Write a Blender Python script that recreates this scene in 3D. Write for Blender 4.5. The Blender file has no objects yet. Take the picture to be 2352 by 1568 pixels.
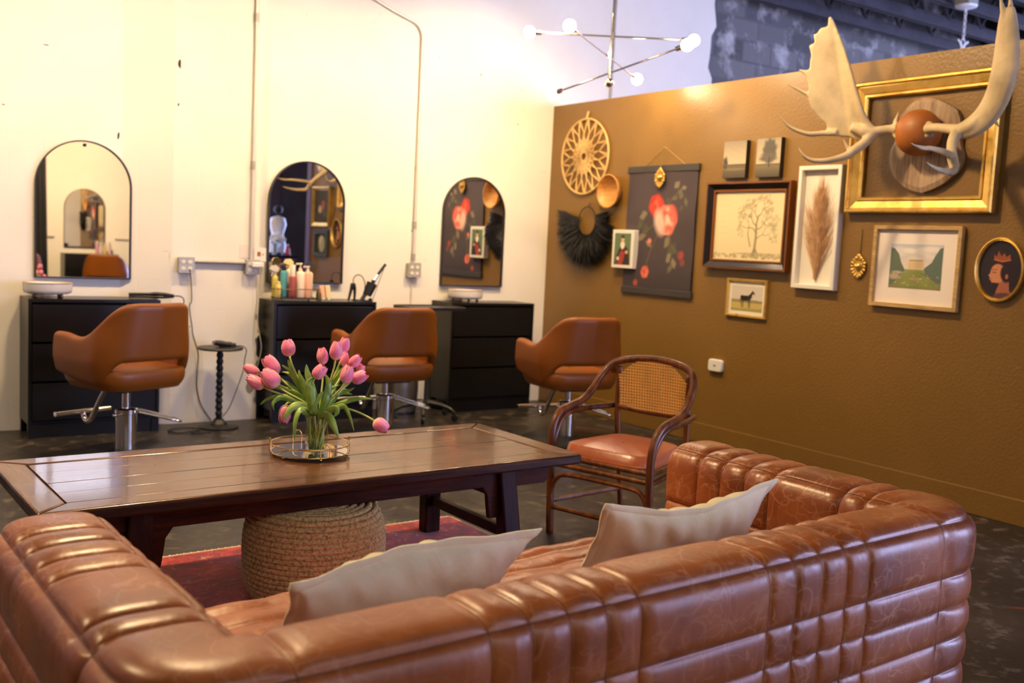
import bpy, bmesh, math, random
import numpy as np
from mathutils import Vector, Matrix
R = math.radians
PI = math.pi
random.seed(7)
rng = np.random.default_rng(11)
S = bpy.context.scene
COL = S.collection

# ------------------------------------------------------------------ camera
IMG_W, IMG_H, FPX = 2352, 1568, 2305.35
YAW, PITCH, ROLL = R(34.650), R(5.4657), R(2.8215)
CAM = Vector((0.0, 0.0, 1.378))
_f = Vector((math.sin(YAW) * math.cos(PITCH), math.cos(YAW) * math.cos(PITCH), -math.sin(PITCH)))
_r0 = Vector((math.cos(YAW), -math.sin(YAW), 0.0))
_u0 = _r0.cross(_f)
_r = _r0 * math.cos(ROLL) + _u0 * math.sin(ROLL)
_u = -_r0 * math.sin(ROLL) + _u0 * math.cos(ROLL)
cam = bpy.data.cameras.new('camera')
camo = bpy.data.objects.new('camera', cam)
COL.objects.link(camo)
camo.matrix_world = Matrix(((_r.x, _u.x, -_f.x, CAM.x), (_r.y, _u.y, -_f.y, CAM.y), (_r.z, _u.z, -_f.z, CAM.z), (0, 0, 0, 1)))
cam.sensor_width = 36.0
cam.lens = FPX * 36.0 / IMG_W
cam.clip_start = 0.05
cam.dof.use_dof = True
cam.dof.focus_distance = 3.35
cam.dof.aperture_fstop = 2.8
S.camera = camo

# ------------------------------------------------------------------ view, world, daylight
S.view_settings.view_transform = 'Standard'
S.view_settings.look = 'None'
S.view_settings.gamma = 1.0
S.view_settings.use_curve_mapping = False
S.view_settings.exposure = 0.14
S.cycles.max_bounces = 10
S.cycles.diffuse_bounces = 5
S.cycles.glossy_bounces = 6
S.cycles.transmission_bounces = 8
S.cycles.transparent_max_bounces = 32
S.cycles.sample_clamp_indirect = 6.0
S.cycles.caustics_refractive = False
S.cycles.caustics_reflective = False
W = bpy.data.worlds.new('daylight')
S.world = W
W.use_nodes = True
W.node_tree.nodes['Background'].inputs[0].default_value = (0.42, 0.50, 1.0, 1)
W.node_tree.nodes['Background'].inputs[1].default_value = 1.6

def area(name, loc, target, sx, sy, power, color):
    l = bpy.data.lights.new(name, 'AREA')
    l.shape = 'RECTANGLE'
    l.size, l.size_y = sx, sy
    l.energy = power
    l.color = color
    o = bpy.data.objects.new(name, l)
    COL.objects.link(o)
    o.location = loc
    d = Vector(target) - Vector(loc)
    o.rotation_euler = d.to_track_quat('-Z', 'Y').to_euler()
    return o

SKY = (0.50, 0.54, 1.0)
WARM = (1.0, 0.69, 0.37)
# daylight through the shop front (right behind the camera) and the high windows over the front wall
area('shopfront_daylight', (5.42, -2.80, 1.65), (5.42, 3.0, 1.5), 1.4, 2.6, 150, SKY)
area('side_shopfront_daylight', (9.4, -2.80, 1.65), (9.4, 3.0, 1.5), 3.2, 2.6, 1080, SKY)
area('hall_fill_daylight', (12.35, 5.2, 2.9), (7.0, 5.6, 2.7), 3.0, 2.0, 130, (0.62, 0.66, 1.0))  # added fill through an invented hall window, brightens the wall behind the partition
area('clerestory_daylight', (1.2, -2.80, 3.62), (1.2, 3.0, 2.6), 5.4, 0.75, 60, (0.90, 0.88, 1.0))

# ------------------------------------------------------------------ picture -> place helpers (points on real surfaces)
def ray(px, py):
    return _f + _r * ((px - IMG_W / 2) / FPX) - _u * ((py - IMG_H / 2) / FPX)
def atx(px, py, x):
    d = ray(px, py); return CAM + d * (x / d.x)
def aty(px, py, y):
    d = ray(px, py); return CAM + d * (y / d.y)
def atz(px, py, z):
    d = ray(px, py); return CAM + d * ((z - CAM.z) / d.z)
def atd(px, py, depth):
    return CAM + ray(px, py) * depth

# ------------------------------------------------------------------ mesh helpers
def srgb(r, g=None, b=None):
    if g is None: r, g, b = r
    f = lambda c: (c / 12.92) if c <= 0.04045 else ((c + 0.055) / 1.055) ** 2.4
    return (f(r / 255), f(g / 255), f(b / 255))

class MB:
    def __init__(s):
        s.v = []; s.f = []
    def add(s, vs, fs, M=None):
        o = len(s.v)
        if M is not None: vs = [M @ Vector(p) for p in vs]
        s.v.extend([tuple(p) for p in vs]); s.f.extend([tuple(i + o for i in q) for q in fs])
        return s
    def box(s, x0, x1, y0, y1, z0, z1, M=None):
        vs = [(x, y, z) for z in (z0, z1) for y in (y0, y1) for x in (x0, x1)]
        return s.add(vs, [(0, 2, 3, 1), (4, 5, 7, 6), (0, 1, 5, 4), (2, 6, 7, 3), (0, 4, 6, 2), (1, 3, 7, 5)], M)
    def bar(s, p, q, w, h, up=(0, 0, 1)):
        p, q = Vector(p), Vector(q); d = (q - p).normalized(); a = d.cross(Vector(up))
        if a.length < 1e-4: a = d.cross(Vector((1, 0, 0)))
        a.normalize(); b = a.cross(d)
        vs = [c + a * (i * w / 2) + b * (j * h / 2) for c in (p, q) for j in (-1, 1) for i in (-1, 1)]
        return s.add(vs, [(0, 2, 3, 1), (4, 5, 7, 6), (0, 1, 5, 4), (2, 6, 7, 3), (0, 4, 6, 2), (1, 3, 7, 5)])
    def tube(s, pts, r, n=8, closed=False, cap=True, flat=None, up=None):
        P = [Vector(p) for p in pts]; m = len(P)
        rs = r if isinstance(r, (list, tuple, np.ndarray)) else [r] * m
        T = []
        for i in range(m):
            a = P[(i - 1) % m] if (closed or i > 0) else P[i]
            b = P[(i + 1) % m] if (closed or i < m - 1) else P[i]
            t = b - a
            T.append(t.normalized() if t.length > 1e-9 else Vector((0, 0, 1)))
        nrm = Vector(up) if up is not None else (Vector((0, 0, 1)) if abs(T[0].z) < 0.9 else Vector((1, 0, 0)))
        nrm = (nrm - T[0] * nrm.dot(T[0])).normalized()
        o = len(s.v)
        for i in range(m):
            if i:
                q = T[i - 1].rotation_difference(T[i]); nrm = q @ nrm
                nrm = (nrm - T[i] * nrm.dot(T[i])).normalized()
            bn = T[i].cross(nrm)
            ra = rs[i]; rb = ra * (flat if flat else 1)
            for k in range(n):
                a = 2 * PI * k / n
                s.v.append(tuple(P[i] + nrm * (math.cos(a) * ra) + bn * (math.sin(a) * rb)))
        for i in range(m if closed else m - 1):
            j = (i + 1) % m
            for k in range(n):
                l = (k + 1) % n
                s.f.append((o + i * n + k, o + i * n + l, o + j * n + l, o + j * n + k))
        if cap and not closed:
            s.f.append(tuple(o + k for k in range(n))[::-1]); s.f.append(tuple(o + (m - 1) * n + k for k in range(n)))
        return s
    def lathe(s, prof, n=24, M=None, cap=True):
        vs = []; fs = []
        for (r, z) in prof:
            for k in range(n):
                a = 2 * PI * k / n; vs.append((r * math.cos(a), r * math.sin(a), z))
        for i in range(len(prof) - 1):
            for k in range(n):
                l = (k + 1) % n; fs.append((i * n + k, i * n + l, (i + 1) * n + l, (i + 1) * n + k))
        if cap:
            if prof[0][0] > 1e-5: fs.append(tuple(range(n))[::-1])
            if prof[-1][0] > 1e-5: fs.append(tuple((len(prof) - 1) * n + k for k in range(n)))
        return s.add(vs, fs, M)
    def ball(s, c, rx, ry=None, rz=None, n=16, m=10, M=None):
        ry = ry or rx; rz = rz or rx
        vs = []; fs = []
        for i in range(m + 1):
            t = PI * i / m
            for k in range(n):
                a = 2 * PI * k / n
                vs.append((c[0] + rx * math.sin(t) * math.cos(a), c[1] + ry * math.sin(t) * math.sin(a), c[2] - rz * math.cos(t)))
        for i in range(m):
            for k in range(n):
                l = (k + 1) % n; fs.append((i * n + k, i * n + l, (i + 1) * n + l, (i + 1) * n + k))
        return s.add(vs, fs, M)
    def prism(s, outline, y0, y1, M=None):
        """outline in x,z extruded along y"""
        n = len(outline)
        vs = [(x, y0, z) for x, z in outline] + [(x, y1, z) for x, z in outline]
        fs = [tuple(range(n)), tuple(range(2 * n - 1, n - 1, -1))] + [(i, i + n, (i + 1) % n + n, (i + 1) % n) for i in range(n)]
        return s.add(vs, fs, M)
    def ringprism(s, outer, inner, y0, y1, M=None):
        """frame between two outlines with the same point count"""
        n = len(outer); vs = []
        for y in (y0, y1):
            vs += [(x, y, z) for x, z in outer] + [(x, y, z) for x, z in inner]
        fs = []
        for i in range(n):
            j = (i + 1) % n
            fs += [(i, j, n + j, n + i), (2 * n + j, 2 * n + i, 3 * n + i, 3 * n + j), (i, 2 * n + i, 2 * n + j, j), (n + j, 3 * n + j, 3 * n + i, n + i)]
        return s.add(vs, fs, M)
    def grid(s, pts, closeu=False, closev=False):
        """pts[i][j] -> 3-vector"""
        A = np.asarray(pts, dtype=float); nu, nv = A.shape[:2]; o = len(s.v)
        s.v.extend(map(tuple, A.reshape(-1, 3)))
        for i in range(nu if closeu else nu - 1):
            a = (i + 1) % nu
            for j in range(nv if closev else nv - 1):
                b = (j + 1) % nv
                s.f.append((o + i * nv + j, o + a * nv + j, o + a * nv + b, o + i * nv + b))
        return s
    def build(s, name, mat=None, parent=None, smooth=40, bevel=0, subsurf=0, solid=0, fix=True):
        me = bpy.data.meshes.new(name)
        me.from_pydata(s.v, [], s.f); me.validate()
        if fix:
            b = bmesh.new(); b.from_mesh(me)
            bmesh.ops.recalc_face_normals(b, faces=b.faces); b.to_mesh(me); b.free()
        if smooth:
            me.polygons.foreach_set('use_smooth', [True] * len(me.polygons))
            if smooth < 180: me.set_sharp_from_angle(angle=R(smooth))
        o = bpy.data.objects.new(name, me); COL.objects.link(o)
        if mat: me.materials.append(mat)
        if parent: o.parent = parent
        if solid:
            m = o.modifiers.new('thick', 'SOLIDIFY'); m.thickness = solid; m.offset = 0
        if bevel:
            m = o.modifiers.new('bevel', 'BEVEL'); m.width = bevel; m.segments = 2; m.limit_method = 'ANGLE'; m.angle_limit = R(50)
            m.harden_normals = False
        if subsurf:
            m = o.modifiers.new('sub', 'SUBSURF'); m.levels = subsurf; m.render_levels = subsurf
        return o

def tag(o, label=None, cat=None, group=None, kind=None):
    if label: o['label'] = label
    if cat: o['category'] = cat
    if group: o['group'] = group
    if kind: o['kind'] = kind
    return o
def thing(name, label, cat, loc=(0, 0, 0), rotz=0, group=None):
    o = bpy.data.objects.new(name, None); COL.objects.link(o)
    o.empty_display_size = 0.1
    o.location = loc; o.rotation_euler = (0, 0, rotz)
    return tag(o, label, cat, group)
def struct(o):
    o['kind'] = 'structure'; return o
def dup(root, loc, rotz, label=None, skip=()):
    r = root.copy(); COL.objects.link(r); r.location = loc; r.rotation_euler = (0, 0, rotz)
    if label: r['label'] = label
    for ch in list(root.children):
        if ch.name.split('.')[0] in skip: continue
        c = ch.copy(); COL.objects.link(c); c.parent = r
        for g in ch.children:
            d = g.copy(); COL.objects.link(d); d.parent = c
    return r
def bez(p0, p1, p2, p3, n=12):
    P = [Vector(p) for p in (p0, p1, p2, p3)]; out = []
    for i in range(n + 1):
        t = i / n; a = 1 - t
        out.append(P[0] * a ** 3 + P[1] * 3 * a * a * t + P[2] * 3 * a * t * t + P[3] * t ** 3)
    return out
def smooth_path(pts, k=6, closed=False):
    """Catmull-Rom through pts"""
    P = [Vector(p) for p in pts]; m = len(P); out = []
    rngi = range(m) if closed else range(m - 1)
    for i in rngi:
        g = lambda q: P[q % m] if closed else P[max(0, min(m - 1, q))]
        a, b, c, d = g(i - 1), g(i), g(i + 1), g(i + 2)
        for j in range(k):
            t = j / k
            out.append(0.5 * ((2 * b) + (c - a) * t + (2 * a - 5 * b + 4 * c - d) * t * t + (-a + 3 * b - 3 * c + d) * t ** 3))
    if not closed: out.append(P[-1])
    return out
def rrect(x0, x1, z0, z1, r, n=5):
    out = []
    for cx, cz, a0 in ((x1 - r, z1 - r, 0), (x0 + r, z1 - r, 90), (x0 + r, z0 + r, 180), (x1 - r, z0 + r, 270)):
        for i in range(n + 1):
            a = R(a0 + 90 * i / n); out.append((cx + r * math.cos(a), cz + r * math.sin(a)))
    return out

# ------------------------------------------------------------------ materials
def newmat(name):
    m = bpy.data.materials.new(name); m.use_nodes = True
    nt = m.node_tree; b = nt.nodes['Principled BSDF']
    return m, nt, b
def N(nt, t, **kw):
    n = nt.nodes.new('ShaderNode' + t)
    for k, v in kw.items():
        if k.startswith('i_'):
            n.inputs[k[2:].replace('_', ' ')].default_value = v
        else: setattr(n, k, v)
    return n
def L(nt, a, ao, b, bi): nt.links.new(a.outputs[ao], b.inputs[bi])
def coords(nt, scale=(1, 1, 1), kind='Object'):
    tc = N(nt, 'TexCoord'); mp = N(nt, 'Mapping'); mp.inputs['Scale'].default_value = scale
    L(nt, tc, kind, mp, 'Vector'); return mp
def ramp(nt, stops):
    r = N(nt, 'ValToRGB'); e = r.color_ramp.elements
    while len(e) < len(stops): e.new(0.5)
    for i, (p, c) in enumerate(stops):
        e[i].position = p; e[i].color = (*c, 1) if len(c) == 3 else c
    return r
def noise(nt, mp, scale, detail=4, rough=0.55, dist=0):
    n = N(nt, 'TexNoise'); n.inputs['Scale'].default_value = scale; n.inputs['Detail'].default_value = detail
    n.inputs['Roughness'].default_value = rough; n.inputs['Distortion'].default_value = dist
    if mp: L(nt, mp, 'Vector', n, 'Vector')
    return n
def mixc(nt, fac, a, b, mode='MIX'):
    m = N(nt, 'Mix', data_type='RGBA', blend_type=mode)
    def put(x, k):
        if isinstance(x, tuple) and isinstance(x[0], (int, float)): m.inputs[k].default_value = (*x, 1) if len(x) == 3 else x
        else: nt.links.new(x, m.inputs[k])
    if isinstance(fac, (int, float)): m.inputs[0].default_value = fac
    else: nt.links.new(fac, m.inputs[0])
    put(a, 6); put(b, 7)
    return m.outputs[2]
def bump(nt, b, height, strength=0.3, dist=0.01, prev=None):
    n = N(nt, 'Bump'); n.inputs['Strength'].default_value = strength; n.inputs['Distance'].default_value = dist
    nt.links.new(height, n.inputs['Height'])
    if prev: L(nt, prev, 'Normal', n, 'Normal')
    L(nt, n, 'Normal', b, 'Normal'); return n
def plain(name, col, rough=0.5, metal=0.0, var=0.0, vs=8, bmp=0.0, bs=60, coat=0.0, sheen=0.0, spec=0.5, trans=0.0, ior=1.45):
    m, nt, b = newmat(name)
    c = (*col, 1)
    b.inputs['Base Color'].default_value = c; b.inputs['Roughness'].default_value = rough; b.inputs['Metallic'].default_value = metal
    b.inputs['Coat Weight'].default_value = coat; b.inputs['Coat Roughness'].default_value = 0.08
    b.inputs['Sheen Weight'].default_value = sheen; b.inputs['Specular IOR Level'].default_value = spec
    b.inputs['Transmission Weight'].default_value = trans; b.inputs['IOR'].default_value = ior
    mp = coords(nt) if (var or bmp) else None
    if var:
        n = noise(nt, mp, vs); d = tuple(x * (1 - var) for x in col); e = tuple(min(1, x * (1 + var)) for x in col)
        r = ramp(nt, [(0.3, d), (0.7, e)]); L(nt, n, 'Fac', r, 'Fac'); L(nt, r, 'Color', b, 'Base Color')
    if bmp:
        n = noise(nt, mp, bs, 3); bump(nt, b, n.outputs['Fac'], bmp, 0.004)
    return m
def emit(name, col, strength):
    m, nt, b = newmat(name)
    b.inputs['Base Color'].default_value = (*col, 1)
    b.inputs['Emission Color'].default_value = (*col, 1); b.inputs['Emission Strength'].default_value = strength
    return m
def vcol_mat(name, rough=0.6, coat=0.0):
    m, nt, b = newmat(name); a = N(nt, 'VertexColor', layer_name='paint')
    L(nt, a, 'Color', b, 'Base Color'); b.inputs['Roughness'].default_value = rough; b.inputs['Coat Weight'].default_value = coat
    return m

# ================================================================== SURFACE MATERIALS
WY, BX = 7.236, 5.327          # white wall plane, brown partition plane

def m_white_wall():
    m, nt, b = newmat('white_painted_block')
    tc = N(nt, 'TexCoord'); sp = N(nt, 'SeparateXYZ'); cb = N(nt, 'CombineXYZ')
    L(nt, tc, 'Object', sp, 'Vector'); L(nt, sp, 'X', cb, 'X'); L(nt, sp, 'Z', cb, 'Y')
    br = N(nt, 'TexBrick'); br.inputs['Scale'].default_value = 1.0; br.inputs['Brick Width'].default_value = 0.40
    br.inputs['Row Height'].default_value = 0.203; br.inputs['Mortar Size'].default_value = 0.006; br.inputs['Mortar Smooth'].default_value = 0.9
    br.inputs['Color1'].default_value = (1, 1, 1, 1); br.inputs['Color2'].default_value = (1, 1, 1, 1); br.inputs['Mortar'].default_value = (0, 0, 0, 1)
    L(nt, cb, 'Vector', br, 'Vector')
    n1 = noise(nt, None, 2.2, 5); nt.links.new(tc.outputs['Object'], n1.inputs['Vector'])
    n2 = noise(nt, None, 38, 4); nt.links.new(tc.outputs['Object'], n2.inputs['Vector'])
    base = ramp(nt, [(0.3, (0.80, 0.75, 0.655)), (0.7, (0.85, 0.81, 0.73))]); L(nt, n1, 'Fac', base, 'Fac')
    # worn joints: only here and there
    pit = ramp(nt, [(0.60, (0, 0, 0)), (0.74, (1, 1, 1))]); n3 = noise(nt, None, 5.5, 6, 0.65); nt.links.new(tc.outputs['Object'], n3.inputs['Vector']); L(nt, n3, 'Fac', pit, 'Fac')
    inv = N(nt, 'Math', operation='SUBTRACT'); inv.inputs[0].default_value = 1.0; L(nt, br, 'Color', inv, 1)
    mul = N(nt, 'Math', operation='MULTIPLY'); L(nt, inv, 0, mul, 0); L(nt, pit, 'Color', mul, 1)
    m2 = N(nt, 'Math', operation='MULTIPLY'); L(nt, mul, 0, m2, 0); m2.inputs[1].default_value = 0.55
    # specks
    vo = N(nt, 'TexVoronoi'); vo.inputs['Scale'].default_value = 5.0; nt.links.new(tc.outputs['Object'], vo.inputs['Vector'])
    sr = ramp(nt, [(0.035, (1, 1, 1)), (0.06, (0, 0, 0))]); L(nt, vo, 'Distance', sr, 'Fac')
    sel = N(nt, 'Math', operation='GREATER_THAN'); sx = N(nt, 'SeparateColor'); L(nt, vo, 'Color', sx, 'Color'); L(nt, sx, 'Red', sel, 0); sel.inputs[1].default_value = 0.72
    ms = N(nt, 'Math', operation='MULTIPLY'); L(nt, sr, 'Color', ms, 0); L(nt, sel, 0, ms, 1)
    c1 = mixc(nt, m2.outputs[0], base.outputs['Color'], (0.30, 0.25, 0.18))
    c2 = mixc(nt, ms.outputs[0], c1, (0.22, 0.18, 0.13))
    nt.links.new(c2, b.inputs['Base Color']); b.inputs['Roughness'].default_value = 0.55
    bp = bump(nt, b, br.outputs['Color'], 0.10, 0.005)
    bump(nt, b, n2.outputs['Fac'], 0.15, 0.004, bp)
    return m
def m_brown_wall():
    m, nt, b = newmat('brown_orange_peel_paint')
    mp = coords(nt)
    n1 = noise(nt, mp, 1.6, 3); r = ramp(nt, [(0.3, (0.200, 0.106, 0.020)), (0.7, (0.222, 0.119, 0.024))]); L(nt, n1, 'Fac', r, 'Fac'); L(nt, r, 'Color', b, 'Base Color')
    n2 = noise(nt, mp, 55, 3, 0.5)
    b.inputs['Roughness'].default_value = 0.36
    bump(nt, b, n2.outputs['Fac'], 0.35, 0.006)
    return m
def m_floor():
    m, nt, b = newmat('dark_stained_concrete')
    mp = coords(nt)
    n1 = noise(nt, mp, 1.3, 6, 0.6); n2 = noise(nt, mp, 9, 6, 0.7)
    r = ramp(nt, [(0.30, (0.012, 0.0105, 0.010)), (0.55, (0.024, 0.020, 0.017)), (0.75, (0.060, 0.049, 0.037))]); L(nt, n1, 'Fac', r, 'Fac')
    r2 = ramp(nt, [(0.54, (0, 0, 0)), (0.70, (1, 1, 1))]); L(nt, n2, 'Fac', r2, 'Fac')
    c = mixc(nt, r2.outputs['Color'], r.outputs['Color'], (0.15, 0.118, 0.080))
    vo = N(nt, 'TexVoronoi'); vo.inputs['Scale'].default_value = 9.0; L(nt, mp, 'Vector', vo, 'Vector')
    sr = ramp(nt, [(0.05, (1, 1, 1)), (0.10, (0, 0, 0))]); L(nt, vo, 'Distance', sr, 'Fac')
    sx = N(nt, 'SeparateColor'); L(nt, vo, 'Color', sx, 'Color'); sel = N(nt, 'Math', operation='GREATER_THAN'); L(nt, sx, 'Green', sel, 0); sel.inputs[1].default_value = 0.8
    ms = N(nt, 'Math', operation='MULTIPLY'); L(nt, sr, 'Color', ms, 0); L(nt, sel, 0, ms, 1)
    c = mixc(nt, ms.outputs[0], c, (0.42, 0.36, 0.28))
    # rust red paint marks
    n3 = noise(nt, mp, 2.3, 2, 0.4, 1.5); rr = ramp(nt, [(0.70, (0, 0, 0)), (0.73, (1, 1, 1))]); L(nt, n3, 'Fac', rr, 'Fac')
    c = mixc(nt, rr.outputs['Color'], c, (0.14, 0.035, 0.02))
    nt.links.new(c, b.inputs['Base Color'])
    rg = ramp(nt, [(0.3, (0.30,) * 3), (0.75, (0.55,) * 3)]); L(nt, n2, 'Fac', rg, 'Fac'); L(nt, rg, 'Color', b, 'Roughness')
    bump(nt, b, n2.outputs['Fac'], 0.25, 0.006)
    return m
def m_dark_block():
    m, nt, b = newmat('scorched_dark_block')
    tc = N(nt, 'TexCoord'); sp = N(nt, 'SeparateXYZ'); cb = N(nt, 'CombineXYZ')
    L(nt, tc, 'Object', sp, 'Vector'); L(nt, sp, 'X', cb, 'X'); L(nt, sp, 'Z', cb, 'Y')
    br = N(nt, 'TexBrick'); br.inputs['Scale'].default_value = 1.0; br.inputs['Brick Width'].default_value = 0.42; br.inputs['Row Height'].default_value = 0.21
    br.inputs['Mortar Size'].default_value = 0.012; br.inputs['Color1'].default_value = (0.06, 0.055, 0.06, 1); br.inputs['Color2'].default_value = (0.17, 0.16, 0.165, 1); br.inputs['Mortar'].default_value = (0.10, 0.095, 0.10, 1)
    L(nt, cb, 'Vector', br, 'Vector')
    n1 = noise(nt, None, 2.6, 6, 0.65); nt.links.new(tc.outputs['Object'], n1.inputs['Vector'])
    r = ramp(nt, [(0.50, (0, 0, 0)), (0.68, (1, 1, 1))]); L(nt, n1, 'Fac', r, 'Fac')
    c = mixc(nt, r.outputs['Color'], br.outputs['Color'], (0.50, 0.48, 0.48))
    nt.links.new(c, b.inputs['Base Color']); b.inputs['Roughness'].default_value = 0.7
    bump(nt, b, br.outputs['Fac'], -0.5, 0.01)
    return m
def m_leather(name, dark, mid, lite, crack=(0.72, 0.48, 0.30), rough=0.33, sc=1.0, wear=0.5):
    m, nt, b = newmat(name)
    mp = coords(nt)
    n1 = noise(nt, mp, 3.5 * sc, 5, 0.6); n2 = noise(nt, mp, 120, 3, 0.5); nw = noise(nt, mp, 5 * sc, 3, 0.5)
    r = ramp(nt, [(0.28, dark), (0.52, mid), (0.75, lite)]); L(nt, n1, 'Fac', r, 'Fac')
    # crease network
    wm = N(nt, 'Mapping'); wm.inputs['Scale'].default_value = (1, 1, 1)
    add = mixc(nt, 0.24, mp.outputs[0], nw.outputs['Color'])
    vo = N(nt, 'TexVoronoi', feature='DISTANCE_TO_EDGE'); vo.inputs['Scale'].default_value = 11 * sc; nt.links.new(add, vo.inputs['Vector'])
    e1 = ramp(nt, [(0.0, (1, 1, 1)), (0.03, (0, 0, 0))]); L(nt, vo, 'Distance', e1, 'Fac')
    fl = []
    for k, (rot, st, scl, wd) in enumerate((((0.5, 0.3, 0.7), (1, 2.6, 1), 3.6, 0.0075), ((-0.7, 0.9, -0.4), (2.8, 1, 1), 4.4, 0.0075), ((0.2, -0.5, 1.3), (1, 1, 2.8), 6.0, 0.009))):
        m_ = N(nt, 'Mapping'); m_.inputs['Rotation'].default_value = rot; m_.inputs['Scale'].default_value = st; L(nt, mp, 'Vector', m_, 'Vector')
        nn_ = noise(nt, m_, scl * sc, 2.2, 0.5, 0.1); s1 = N(nt, 'Math', operation='SUBTRACT'); L(nt, nn_, 'Fac', s1, 0); s1.inputs[1].default_value = 0.5
        s2 = N(nt, 'Math', operation='ABSOLUTE'); L(nt, s1, 0, s2, 0); rr_ = ramp(nt, [(0.0, (1, 1, 1)), (wd, (0, 0, 0))]); L(nt, s2, 0, rr_, 'Fac'); fl.append(rr_)
    q1 = N(nt, 'Math', operation='MAXIMUM'); L(nt, fl[0], 'Color', q1, 0); L(nt, fl[1], 'Color', q1, 1)
    q2 = N(nt, 'Math', operation='MAXIMUM'); L(nt, q1, 0, q2, 0); L(nt, fl[2], 'Color', q2, 1)
    q3 = N(nt, 'Math', operation='MULTIPLY'); L(nt, e1, 'Color', q3, 0); q3.inputs[1].default_value = 0.45
    mx = N(nt, 'Math', operation='MAXIMUM'); L(nt, q2, 0, mx, 0); L(nt, q3, 0, mx, 1)
    n4 = noise(nt, mp, 2.4 * sc, 3); pr = ramp(nt, [(0.30, (0.15, 0.15, 0.15)), (0.58, (1, 1, 1))]); L(nt, n4, 'Fac', pr, 'Fac')
    ml = N(nt, 'Math', operation='MULTIPLY'); L(nt, mx, 0, ml, 0); L(nt, pr, 'Color', ml, 1)
    mw = N(nt, 'Math', operation='MULTIPLY'); L(nt, ml, 0, mw, 0); mw.inputs[1].default_value = wear
    c = mixc(nt, mw.outputs[0], r.outputs['Color'], crack)
    nt.links.new(c, b.inputs['Base Color'])
    rg = ramp(nt, [(0.3, (rough * 0.85,) * 3), (0.7, (rough * 1.3,) * 3)]); L(nt, n1, 'Fac', rg, 'Fac'); L(nt, rg, 'Color', b, 'Roughness')
    b.inputs['Specular IOR Level'].default_value = 0.6
    b.inputs['Coat Weight'].default_value = 0.06; b.inputs['Coat Roughness'].default_value = 0.3
    b1 = bump(nt, b, n2.outputs['Fac'], 0.10, 0.003)
    b2 = bump(nt, b, mx.outputs[0], -0.18, 0.003, b1)
    # soft drag wrinkles
    mp2 = coords(nt, (6, 6, 1.6)); n5 = noise(nt, mp2, 5, 3, 0.5, 0.6); bump(nt, b, n5.outputs['Fac'], 0.16, 0.006, b2)
    return m
def m_wood(name, dark, mid, lite, axis='X', rough=0.22, coat=0.5, gs=1.0, bmp=0.12, spec=0.5):
    m, nt, b = newmat(name)
    sc = {'X': (1.2, 14, 14), 'Y': (14, 1.2, 14), 'Z': (14, 14, 1.2)}[axis]
    mp = coords(nt, tuple(s * gs for s in sc))
    n1 = noise(nt, mp, 2.0, 6, 0.65, 0.4); n2 = noise(nt, mp, 9.0, 4, 0.6)
    mp0 = coords(nt); n3 = noise(nt, mp0, 2.2, 3)
    r = ramp(nt, [(0.28, dark), (0.5, mid), (0.74, lite)]); L(nt, n1, 'Fac', r, 'Fac')
    r2 = ramp(nt, [(0.35, (0.55, 0.55, 0.55)), (0.65, (1, 1, 1))]); L(nt, n2, 'Fac', r2, 'Fac')
    r3 = ramp(nt, [(0.3, (0.7, 0.7, 0.7)), (0.7, (1.1, 1.1, 1.1))]); L(nt, n3, 'Fac', r3, 'Fac')
    c = mixc(nt, 0.6, r.outputs['Color'], r2.outputs['Color'], 'MULTIPLY'); c = mixc(nt, 0.8, c, r3.outputs['Color'], 'MULTIPLY')
    nt.links.new(c, b.inputs['Base Color'])
    rg = ramp(nt, [(0.3, (rough * 0.8,) * 3), (0.7, (rough * 1.5,) * 3)]); L(nt, n3, 'Fac', rg, 'Fac'); L(nt, rg, 'Color', b, 'Roughness')
    b.inputs['Coat Weight'].default_value = coat; b.inputs['Coat Roughness'].default_value = 0.07; b.inputs['Specular IOR Level'].default_value = spec
    bump(nt, b, n1.outputs['Fac'], bmp, 0.003)
    return m

WHITEWALL = m_white_wall(); BROWNWALL = m_brown_wall(); FLOOR = m_floor(); DARKBLOCK = m_dark_block()
SOFA = m_leather('tan_antique_leather', srgb(114, 56, 20), srgb(154, 84, 34), srgb(178, 106, 50), srgb(226, 178, 138), 0.34, 1.0, 0.38)
CHAIRLEATHER = plain('cognac_vinyl', srgb(138, 76, 18), 0.40, var=0.06, vs=5, bmp=0.05, bs=220)
SEATLEATHER = m_leather('coral_brown_leather', srgb(158, 82, 48), srgb(174, 94, 56), srgb(186, 106, 66), srgb(200, 124, 84), 0.30, 1.0, 0.12)
TABLEWOOD = m_wood('dark_lacquered_elm', srgb(62, 36, 19), srgb(98, 61, 33), srgb(128, 86, 50), 'X', 0.22, 0.35)
TABLEWOOD_Y = m_wood('dark_lacquered_elm_cross', srgb(76, 48, 26), srgb(112, 76, 44), srgb(138, 100, 62), 'Y', 0.26, 0.3)
LEGWOOD = m_wood('dark_lacquered_elm_post', srgb(26, 11, 7), srgb(48, 21, 13), srgb(68, 32, 18), 'Z', 0.42, 0.02, spec=0.10)
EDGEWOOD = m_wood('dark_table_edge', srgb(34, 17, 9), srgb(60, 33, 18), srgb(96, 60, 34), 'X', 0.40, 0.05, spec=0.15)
APRONWOOD = m_wood('dark_lacquered_elm_apron', srgb(30, 12, 6), srgb(58, 25, 12), srgb(82, 38, 17), 'X', 0.42, 0.02, spec=0.10)
RATTANPOLE = m_wood('varnished_rattan_pole', srgb(62, 30, 12), srgb(112, 60, 24), srgb(150, 88, 40), 'Z', 0.30, 0.15, 0.6, 0.05, spec=0.3)
BLACKLACQ = plain('black_lacquer', (0.006, 0.006, 0.006), 0.28, spec=0.38)
BLACKMETAL = plain('black_metal', (0.012, 0.011, 0.010), 0.42, metal=0.0)
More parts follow.
